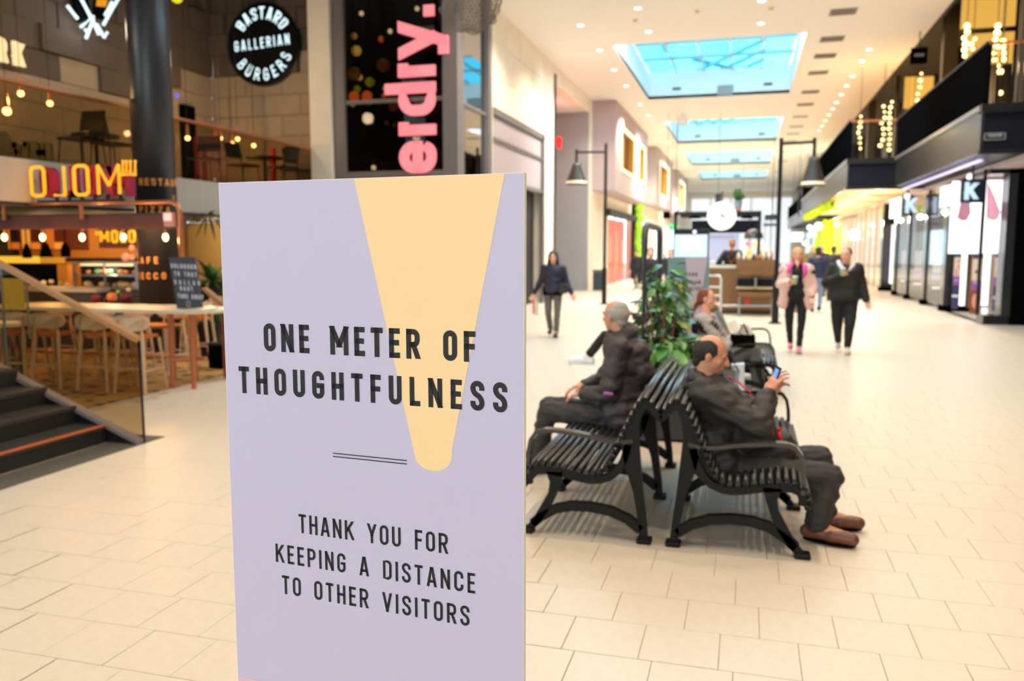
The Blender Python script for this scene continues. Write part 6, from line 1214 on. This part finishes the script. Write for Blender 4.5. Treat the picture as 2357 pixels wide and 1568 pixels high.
# dark coated woman
(tp, P, hax, ax, k), J, R_, f, s = walker('dark haired woman in a black padded jacket and black trousers with a cup', 1.5, 13.9, 1.66, math.pi-.08, dict(skin=SK, jacket=mat('jacket_black', (30, 26, 22), .7, var=.15), trousers=mat('trousers_black', (22, 21, 22), .8), shoes=mat('beige_sneaker', (214, 200, 186), .6), sole=mat('pale_sole', (210, 190, 190), .6), girth=1.22, jg=1.18, leg=1.3, cuff=.042, w=1.04, wr=.012, jlen=.03), dict(R='cuph', L='down', out=.06, stride=.2, look=-.5), vox=.012)
dh = mat('hair_dark_brown', (70, 46, 34), .6, var=.2, scale=40); mb = MB().sph(P(0, -.03, .04), (.08, .085, .085), 14, 9, hax).sph(P(0, -.10, .02), (.05, .04, .05), 10, 7, hax)
blob(mb, 'hair', dh, tp, .009, 2, disp=.003, dscale=40)
nb = (V(J['shL'])+V(J['shR']))/2
for q in (-1, 1): MB().tube([nb+V((q*.11, .02, .10)), nb+V((q*.095, -.07, .05)), nb+V((q*.03, -.15, -.04))], [.034, .036, .02], 8).build('hood_lining', mat('hood_pink_white', (226, 206, 198), .75), tp, True)
cup('pale paper cup held by the black jacketed woman', J['wrR']+f*.06+V((.02, 0, .05)), 0)
# woman in navy jacket, left
(tp, P, hax, ax, k), J, R_, f, s = walker('dark haired woman in a navy jacket and grey trousers walking alone on the left', -3.42, 14.9, 1.60, math.pi+.1, dict(skin=SK, jacket=mat('jacket_navy', (34, 30, 52), .6, var=.12), trousers=mat('trousers_grey_dark', (104, 96, 88), .75), shoes=mat('shoe_olive', (84, 76, 60), .6), girth=1.02, jg=1.12, leg=1.0, jlen=.02), dict(R='down', L='down', out=.10, stride=.10), vox=.013)
bh = mat('hair_black2', (26, 20, 18), .6, var=.2, scale=40); mb = MB().sph(P(0, -.02, .045), (.086, .09, .085), 14, 9, hax).sph(P(0, -.05, -.03), (.09, .06, .13), 14, 9, hax)
for q in (-1, 1): mb.cap(P(q*.07, .01, .03), P(q*.095, .0, -.18), .03, .03)
blob(mb, 'hair', bh, tp, .009, 2, disp=.004, dscale=40)
box('shirt_hem', M['black'], (-3.42-.17, -3.42+.17, 14.78, 15.02, .78, .92), tp)
a = J['wrR'] if J['wrR'].x < J['wrL'].x else J['wrL']; t = thing('shopping_bag', 'thin pale and orange carrier bag held by the navy jacketed woman', 'bag', a); MB().prism([a+V((-.03, 0, -.06)), a+V((.0, 0, -.06)), a+V((.02, 0, -.38)), a+V((-.03, 0, -.38))], (0, .08, 0)).build('body', mat('orange_bag', (226, 140, 100), .6), t); MB().prism([a+V((.0, .01, -.10)), a+V((.05, .01, -.10)), a+V((.06, .01, -.40)), a+V((.02, .01, -.40))], (0, .08, 0)).build('side', mat('pale_bag', (230, 214, 210), .6), t)
a = J['wrR'] if J['wrR'].x > J['wrL'].x else J['wrL']; t = thing('handbag', 'small dark shoulder bag at the side of the navy jacketed woman', 'bag', a); MB().bbox(a.x-.22, a.x-.06, 14.74, 14.84, .82, 1.0, b=.02).build('body', mat('bag_dark', (40, 38, 34), .5), t)
# others in the distance
def far(label, u, v, y, h, yaw, jc, tc_, hc, pose={}, **kw):
    a = at_y(u, 600, y); L = dict(skin=SK, jacket=mat('fj_%d_%d_%d' % jc, jc, .7), trousers=mat('ft_%d_%d_%d' % tc_, tc_, .7), shoes=M['dark']); L.update(kw)
    (tp, P, hax, ax, k), J, R_, f, s = walker(label, a.x, y, h, yaw, L, pose, vox=.022, detail=False)
    blob(MB().sph(P(0, -.025, .045), (.085, .088, .08), 12, 8, hax).sph(P(0, -.05, -.02), (.08, .06, .09), 12, 8, hax), 'hair', mat('fh_%d_%d_%d' % hc, hc, .7), tp, .015, 2)
    return tp
far('person in a dark blue jacket and jeans seen from behind', 1883, 600, 22.5, 1.68, .1, (30, 36, 66), (120, 136, 166), (40, 30, 28), dict(stride=.1))
far('person in a red cap walking in the distance', 1893, 600, 30, 1.75, math.pi, (50, 40, 40), (40, 40, 50), (200, 50, 50))
far('person with a pale hat and olive coat in the distance', 1868, 600, 31, 1.75, math.pi, (120, 112, 70), (50, 50, 60), (236, 232, 226))
far('person in a dark coat half hidden behind the black jacketed woman', 1917, 600, 27, 1.72, 0, (40, 34, 32), (30, 30, 36), (84, 58, 44))
far('barista in a black shirt with brown leather apron straps at the kiosk', 1684, 600, 22.6, 1.9, .25, (28, 24, 24), (60, 40, 30), (160, 110, 70), dict(L='hip', R='fwd', stride=.02))
a = at_y(1684, 600, 22.5)
o = thing('apron', 'brown leather apron straps on the back of the barista', 'apron', (a.x, 22.46, 1)); al = mat('leather_tan', (136, 72, 34), .6)
for q in (-1, 1): MB().tube([(a.x+q*.10, 22.40, 1.42), (a.x+q*.03, 22.38, 1.28), (a.x-q*.09, 22.39, 1.06)], .02, 6).build('strap', al, o)
MB().bbox(a.x-.17, a.x+.17, 22.38, 22.46, .9, 1.02, b=.02).build('waist_band', al, o)
far('person in black standing behind the planter hoop', 1498, 600, 19.5, 1.66, math.pi, (28, 24, 28), (30, 28, 30), (30, 24, 22))
far('person in dark clothes beside the digital pillar', 1543, 600, 25, 1.62, math.pi, (36, 32, 36), (30, 28, 30), (60, 40, 30))
far('person in a black coat by the red shop window', 1466, 600, 33, 1.55, math.pi, (26, 24, 26), (30, 28, 30), (30, 24, 22))
# ================================================================ foreground sign board
uR, uL = 1207, 503
dR = 1.55; rR = ray(uR, 397); hR = math.hypot(rR.x, rR.y); pR = V((rR.x/hR*dR, rR.y/hR*dR, 0)); zt = EYE+rR.z/hR*dR
rL = ray(uL, 421); hL = math.hypot(rL.x, rL.y); dL = (zt-EYE)/(rL.z/hL); pL = V((rL.x/hL*dL, rL.y/hL*dL, 0))
W_ = (pR-pL).length; ex = (pR-pL).normalized(); ez = V((0, 0, 1)); en = ex.cross(ez)
def ob(u, v):   # point of the photo on the board: (across from the left edge, height)
    r = ray(u, v); d = (pL-E0).dot(en)/r.dot(en); p = E0+r*d; return (p-pL).dot(ex), p.z
def bp(s, z, o_=.0): return pL+ex*s+ez*z+en*o_
t = thing('sign_board', 'tall lilac display board with yellow wedge and black lettering in the foreground', 'sign', pL+ex*W_/2)
lil = mat('board_lilac', (196, 184, 205), .45, var=.01, spec=.3); yel = mat('board_yellow', (246, 206, 152), .45, var=.01, spec=.3); ink = mat('board_ink', (34, 30, 30), .5, var=.02, spec=.3); edge = mat('board_edge', (240, 232, 222), .6)
TB = .012
MB().prism([bp(0, .02, 0), bp(W_, .02, 0), bp(W_, zt, 0), bp(0, zt, 0)], en*-TB).build('core', edge, t)
MB().quad(bp(.001, .02, .0004), bp(W_-.001, .02, .0004), bp(W_-.001, zt-.001, .0004), bp(.001, zt-.001, .0004)).build('printed_face', lil, t)
s0, zpk = ob(549, 1556); MB().quad(bp(.001, .021, .0008), bp(W_-.001, .021, .0008), bp(W_-.001, zpk, .0008), bp(.001, zpk, .0008)).build('pink_band', mat('board_pink', (222, 178, 196), .5, var=.01), t)
TLs, _ = ob(815, 410); TRs, _ = ob(1162, 399); Ls, Lz = ob(953, 1040); Rs, Rz = ob(1041, 1035); Bs, Bz = ob(998, 1084)
# straight flanks meeting a round tip
pl = V((TLs, zt-.001)); pr = V((TRs, zt-.001)); L2 = V((Ls, Lz)); R2 = V((Rs, Rz)); cxm = (Ls+Rs)/2
pts = [(pr.x, pr.y), (pl.x, pl.y)]+[(L2.x, L2.y)]
rw = (R2.x-L2.x)/2; dep = (L2.y+R2.y)/2-Bz
for i in range(1, 16):
    a = math.pi*i/16; e = 1-abs(math.cos(a)); pts.append((cxm-rw*math.copysign(abs(math.cos(a))**.9, math.cos(a)), (L2.y+R2.y)/2-dep*math.sin(a)**.85))
pts.append((R2.x, R2.y)); MB().add([bp(s, z, .0008) for s, z in pts], [tuple(range(len(pts)))]).build('yellow_wedge', yel, t)
def line(txt, uv0, uv1, topv, t_, wid=1.0):
    s_a, z_a = ob(*uv0); s_b, z_b = ob(*uv1); zm = (z_a+z_b)/2; _, zt1 = ob(*topv)
    mb = MB(); text_mesh(mb, txt, bp(s_a, z_a, .0014), ex, ez, zt1-z_a, total=s_b-s_a, t=t_, wid=wid); mb.build('lettering', ink, t); return zt1-z_a
line('ONE METER OF', (609, 808), (1095, 817), (609, 744), .185)
line('THOUGHTFULNESS', (552, 904), (1168, 924), (552, 843), .18)
line('THANK YOU FOR', (689, 1226), (1031, 1249), (689, 1183), .135, .96)
line('KEEPING A DISTANCE', (636, 1293), (1094, 1331), (636, 1251), .135, .96)
line('TO OTHER VISITORS', (651, 1366), (1081, 1404), (651, 1324), .135, .96)
mb = MB()
for v in (1043, 1050.5): s_a, z_a = ob(767, v); s_b, _ = ob(937, v+9); mb.quad(bp(s_a, z_a-.001, .0014), bp(s_b, z_a-.001, .0014), bp(s_b, z_a+.001, .0014), bp(s_a, z_a+.001, .0014))
mb.build('rule_lines', ink, t)
q = MB(); c0 = bp(W_/2, 0, -TB/2)
q.prism([c0+ex*a*W_*.45+en*b*.17 for a, b in ((-1, -1), (1, -1), (1, 1), (-1, 1))], (0, 0, .012)).build('base_plate', M['steel'], t)
for s in (.12, W_-.12): MB().prism([bp(s-.02, .012, -TB-.004), bp(s+.02, .012, -TB-.004), bp(s+.02, .2, -TB-.004), bp(s-.02, .2, -TB-.004)], en*.004).build('bracket', M['steel'], t)
cd.dof.focus_distance = ((pL+pR)/2+V((0, 0, 1.3))-E0).length
